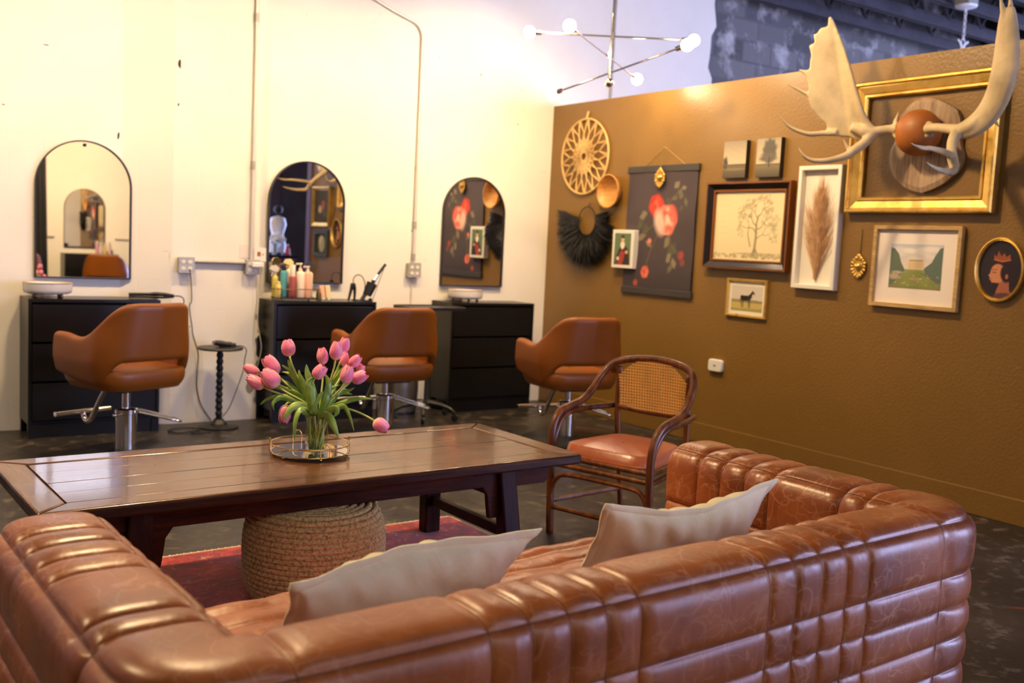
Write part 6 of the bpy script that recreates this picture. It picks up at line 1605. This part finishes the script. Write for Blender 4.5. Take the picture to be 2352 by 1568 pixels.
LEAVES = [  # owner, points (crop px, depth), half width m
 (3, [(770, 920, 0), (640, 800, -0.02), (480, 735, -0.03), (330, 765, -0.03), (250, 825, -0.03)], 0.0085), (4, [(760, 930, -0.01), (600, 800, -0.05), (455, 755, -0.07), (380, 810, -0.08), (393, 888, -0.08)], 0.008),
 (14, [(740, 935, -0.03), (690, 885, -0.06), (635, 890, -0.08), (598, 1010, -0.09), (592, 1190, -0.09)], 0.0135), (14, [(745, 930, -0.02), (670, 835, -0.06), (580, 845, -0.08), (520, 915, -0.09), (480, 985, -0.09)], 0.012),
 (0, [(790, 930, 0.02), (700, 740, 0.02), (610, 560, 0.02), (530, 470, 0.02), (468, 428, 0.02)], 0.009), (1, [(790, 930, 0.02), (710, 720, 0.03), (620, 590, 0.04), (540, 515, 0.05), (468, 495, 0.05)], 0.009),
 (5, [(800, 930, 0.0), (790, 760, 0.01), (750, 600, 0.01), (722, 500, 0.01), (713, 422, 0.01)], 0.013), (2, [(780, 930, -0.02), (730, 770, -0.03), (680, 620, -0.03), (650, 540, -0.03), (638, 475, -0.03)], 0.012),
 (15, [(880, 920, -0.02), (980, 850, -0.03), (1110, 790, -0.04), (1250, 762, -0.04), (1372, 768, -0.04)], 0.0095), (15, [(900, 930, -0.02), (1010, 860, -0.05), (1095, 845, -0.06), (1150, 950, -0.07), (1190, 1090, -0.07)], 0.009),
 (11, [(850, 960, -0.04), (890, 930, -0.06), (945, 955, -0.075), (990, 1050, -0.085), (1035, 1150, -0.085)], 0.0165), (10, [(870, 920, 0.03), (980, 760, 0.04), (1070, 690, 0.05), (1140, 682, 0.05), (1196, 652, 0.05)], 0.008),
 (12, [(880, 920, 0.03), (970, 790, 0.05), (1040, 715, 0.06), (1110, 708, 0.06), (1172, 720, 0.06)], 0.0075), (9, [(860, 920, 0.03), (920, 760, 0.04), (1000, 600, 0.04), (1060, 500, 0.04), (1092, 428, 0.04)], 0.013),
 (6, [(800, 930, -0.03), (770, 860, -0.06), (810, 780, -0.065), (850, 730, -0.065), (882, 690, -0.065)], 0.012), (13, [(890, 920, 0.04), (960, 740, 0.05), (1010, 560, 0.05), (1025, 480, 0.05), (1035, 420, 0.05)], 0.011),
 (2, [(770, 920, 0.01), (660, 760, 0.02), (560, 690, 0.03), (430, 655, 0.04), (300, 640, 0.05)], 0.010), (7, [(850, 930, -0.02), (900, 800, -0.04), (925, 700, -0.04), (935, 600, -0.04), (900, 520, -0.04)], 0.014),
 (8, [(860, 930, 0.0), (960, 800, 0.01), (1010, 720, 0.01), (960, 660, 0.0), (1065, 622, 0.0)], 0.009), (0, [(790, 930, 0.02), (690, 720, 0.03), (590, 560, 0.03), (550, 440, 0.03), (528, 372, 0.03)], 0.010),
 (5, [(810, 930, -0.04), (760, 780, -0.07), (755, 660, -0.075), (740, 600, -0.075), (790, 545, -0.075)], 0.016), (7, [(850, 940, -0.05), (930, 880, -0.075), (1000, 860, -0.08), (1020, 900, -0.08), (985, 945, -0.08)], 0.012),
 (1, [(790, 920, 0.0), (700, 800, -0.02), (620, 720, -0.03), (560, 690, -0.03), (505, 730, -0.03)], 0.010), (4, [(760, 920, 0.02), (640, 720, 0.04), (560, 640, 0.05), (500, 600, 0.05), (440, 570, 0.05)], 0.009)]
owners = []
for i, (lab, fb_, ft_, wpx, dd, opn, mo) in enumerate(TUL):
    aa = 2.399 * i; org = VB + Vector((0.027 * math.cos(aa), 0.027 * math.sin(aa), 0.013))
    t = thing('tulip', lab, 'tulip', org, 0, 'pink tulips in the vase'); owners.append((t, org))
    base, tip = tp(*fb_, dd), tp(*ft_, dd - 0.005)
    flower_mesh(t, base - org, tip - org, wpx * 0.2296 * VD / FPX, opn, 40 + i)
    mouth = VB + Vector((0, 0, 0.15)) + _r * (mo * 0.001) + Vector((0, 0.018 * math.sin(aa), 0))
    d = (tip - base).normalized(); ln = (base - mouth).length
    side = (base - mouth)
    P = bez(org, org + (mouth - org) * 0.5, mouth - Vector((0, 0, 0.03)), mouth, 6)[:-1] + bez(mouth, mouth + Vector((side.x * 0.12, side.y * 0.12, 0.35 * ln)), base - d * (0.30 * ln), base + d * 0.004, 14)
    MB().tube([p_ - org for p_ in P], 0.0040, 8).build('stem', STEM, t, smooth=180)
for i, (ow, pts, wd) in enumerate(LEAVES):
    t, org = owners[ow]
    P = smooth_path([tp(*p_) for p_ in pts], 5); leaf_mesh(t, P, wd * 1.25, org, 0.35, i * 1.7)

# ================================================================== WHAT THE MIRRORS SHOW BEHIND THE CAMERA
# opposite styling station
def station():
    m_ = build_mirror('black framed arched mirror on the opposite wall, seen small inside the left mirror', -0.305, 0.305, loc=(3.44, -2.6, 0), rz=PI)
    t = thing('dresser', 'black dresser on the opposite wall, seen in the left mirror', 'dresser', (3.89, -2.255, 0), PI)
    MB().box(0, 0.80, 0, 0.34, 0.09, 0.92).build('carcass', BLACKLACQ, t, smooth=0, bevel=0.003); MB().box(0.02, 0.78, 0.01, 0.33, 0, 0.09).build('plinth', BLACKLACQ, t, smooth=0)
    for i in range(3): MB().box(0.02, 0.78, -0.012, 0.0, 0.12 + 0.262 * i, 0.12 + 0.262 * i + 0.25).build('drawer_front', BLACKLACQ, t, smooth=0, bevel=0.003)
    for i, (x, c, h, lab) in enumerate(((3.60, srgb(226, 170, 190), 0.17, 'lilac pink bottle on the opposite dresser, seen in the left mirror'), (3.66, srgb(240, 230, 220), 0.15, 'white bottle on the opposite dresser, seen in the left mirror'), (3.72, srgb(236, 210, 130), 0.14, 'yellow bottle on the opposite dresser, seen in the left mirror'), (3.79, srgb(230, 200, 196), 0.16, 'pale pink bottle on the opposite dresser, seen in the left mirror'))): bottle(lab, x, -2.44, 0.026, h, c, (0.8, 0.78, 0.75), 0.03, 'cap', z=0.92)
    dup(sc1, (3.55, -1.55, 0), R(180 + 20), 'cognac salon chair facing the opposite wall, seen at the right of the left mirror'); dup(sc1, (2.30, -1.45, 0), R(180 - 5), 'cognac salon chair at the lower left corner of the left mirror')
    o = MB().tube([(-2, -2.585, 1.16), (3.0, -2.585, 1.16)], 0.012, 8).build('conduit_pipe', GALV); tag(o, 'horizontal conduit on the opposite wall, seen in the left mirror', 'conduit')
    o = MB().tube([(3.9, -2.585, 1.16), (4.55, -2.585, 1.16)], 0.012, 8).build('conduit_pipe', GALV); tag(o, 'short conduit right of the opposite mirror, seen in the left mirror', 'conduit')
station()
cu = thing('black_curtain', 'black curtain hanging at the left edge of the left mirror reflection', 'curtain', (2.40, -1.95, 0))
rows = [[(x - 0.02 * (2.7 - z) * 0 + 0.05 * (2.7 - z) / 2.7 * (x > 0.2), 0.03 * math.sin(x * 52), z) for z in (0.02, 0.9, 1.8, 2.7)] for x in np.linspace(-0.55, 0.36, 60)]
MB().grid(rows).build('cloth', plain('black_cloth', (0.01, 0.01, 0.01), 0.8), cu, smooth=180, solid=0.004)
MB().tube([(-0.6, 0, 2.71), (0.42, 0, 2.71)], 0.012, 8).build('rod', BLACKMETAL, cu)
for x in (-0.58, 0.40): MB().tube([(x, 0, 2.70), (x, 0, 4.5)], 0.006, 6).build('hanger', BLACKMETAL, cu)
# pictures on the partition just outside the frame, reflected in the middle mirror
fp = wthing('framed_flower_painting', 'gilt framed dark flower painting reflected in the middle mirror', 'picture', 2.575, 1.695)
w_, h_ = 0.50, 0.50; frame(fp, w_, h_, 0.05, 0.04, GILT, prof=[(0, 0), (0, 0.035), (0.012, 0.04), (0.05, 0.02), (0.05, 0)])
A_ = Art(0.41, 0.41, 60, (58, 50, 42)); rose(0.4, 0.55, 0.14, [(150, 80, 60), (190, 120, 96), (120, 60, 50)]); rose(0.62, 0.42, 0.12, [(190, 150, 120), (220, 190, 160)]); A_.ell(0.3, 0.3, 0.16, 0.09, (84, 84, 60), 30); A_.grain(0.08); A_.build('painting', fp, -0.205, -0.205, -0.01, PAINT)
fc = wthing('framed_oval_print', 'dark green frame with a pale oval print reflected in the middle mirror', 'picture', 2.605, 1.235)
frame(fc, 0.40, 0.33, 0.05, 0.03, plain('dark_green_frame', srgb(52, 54, 40), 0.5)); MB().box(-0.16, 0.16, -0.008, -0.002, -0.125, 0.125).build('mount_board', plain('green_mount', srgb(70, 72, 54), 0.7), fc, smooth=0)
MB().prism([(0.085 * math.cos(a), 0.11 * math.sin(a)) for a in np.linspace(0, 2 * PI, 41)[:-1]], -0.010, -0.008).build('oval_print', plain('oval_paper', srgb(206, 198, 170), 0.7), fc, smooth=0)
# display corner by the shop front, reflected at the left of the middle mirror
struct(MB().box(6.93, 7.46, -2.584, -2.56, 0, 2.36).build('door_1', m_wood('dark_walnut_door', srgb(28, 14, 10), srgb(44, 24, 18), srgb(58, 34, 26), 'Z', 0.4, 0.1), smooth=0))
wd_ = struct(MB().box(6.2, 7.75, -2.60, -2.585, 0, 3.05).build('wall_entry', plain('dusky_purple_wall', srgb(62, 50, 66), 0.6), smooth=0))
dt_ = thing('display_table', 'black display table with purple cloth, seen in the middle mirror', 'table', (6.35, -1.5, 0))
MB().box(-0.32, 0.36, -0.25, 0.25, 0.90, 0.945).build('top', BLACKLACQ, dt_, smooth=0); MB().box(-0.30, 0.34, -0.24, 0.24, 0, 0.90).build('purple_cloth', plain('purple_cloth', srgb(96, 62, 128), 0.8), dt_, smooth=0)
df_ = thing('dress_form', 'white dress on a stand, seen in the middle mirror', 'dress form', (6.48, -1.60, 0.945))
MB().lathe([(0.13, 0.03), (0.15, 0.15), (0.10, 0.34), (0.145, 0.50), (0.12, 0.60), (0.04, 0.63), (0.0, 0.64)], 24, Matrix.Diagonal((1, 0.7, 1, 1))).build('dress', plain('white_satin', (0.8, 0.82, 0.9), 0.4, var=0.06, vs=12), df_, smooth=60)
MB().lathe([(0.09, 0.0), (0.09, 0.02), (0.015, 0.03)], 20).build('stand', BLACKMETAL, df_); MB().ball((0, 0, 0.74), 0.075, n=16).build('hat', plain('black_felt', (0.02, 0.02, 0.03), 0.7), df_)
fv = thing('flower_bouquet', 'white flowers in a glass, seen in the middle mirror', 'flowers', (6.34, -1.36, 0.945))
fm = MB(); r6 = np.random.default_rng(8)
for k in range(26): fm.ball((r6.normal(0, 0.06), r6.normal(0, 0.04), 0.26 + r6.normal(0, 0.05)), 0.028, n=8, m=6)
fm.build('blossoms', plain('white_blossom', (0.85, 0.85, 0.8), 0.6), fv, smooth=60); MB().lathe([(0.03, 0.0), (0.045, 0.18)], 18).build('vase', plain('pale_blue_glass', (0.4, 0.5, 0.65), 0.1), fv)
rb = thing('red_bottle', 'bright red bottle on the display table, seen in the middle mirror', 'bottle', (6.57, -1.36, 0.945))
MB().lathe([(0.035, 0), (0.035, 0.09), (0.014, 0.12), (0.012, 0.16)], 18).build('body', plain('red_glass', (0.5, 0.01, 0.03), 0.2), rb, smooth=50); MB().lathe([(0.013, 0.158), (0.013, 0.18), (0.0, 0.18)], 12).build('cap', WHITEPLASTIC, rb)
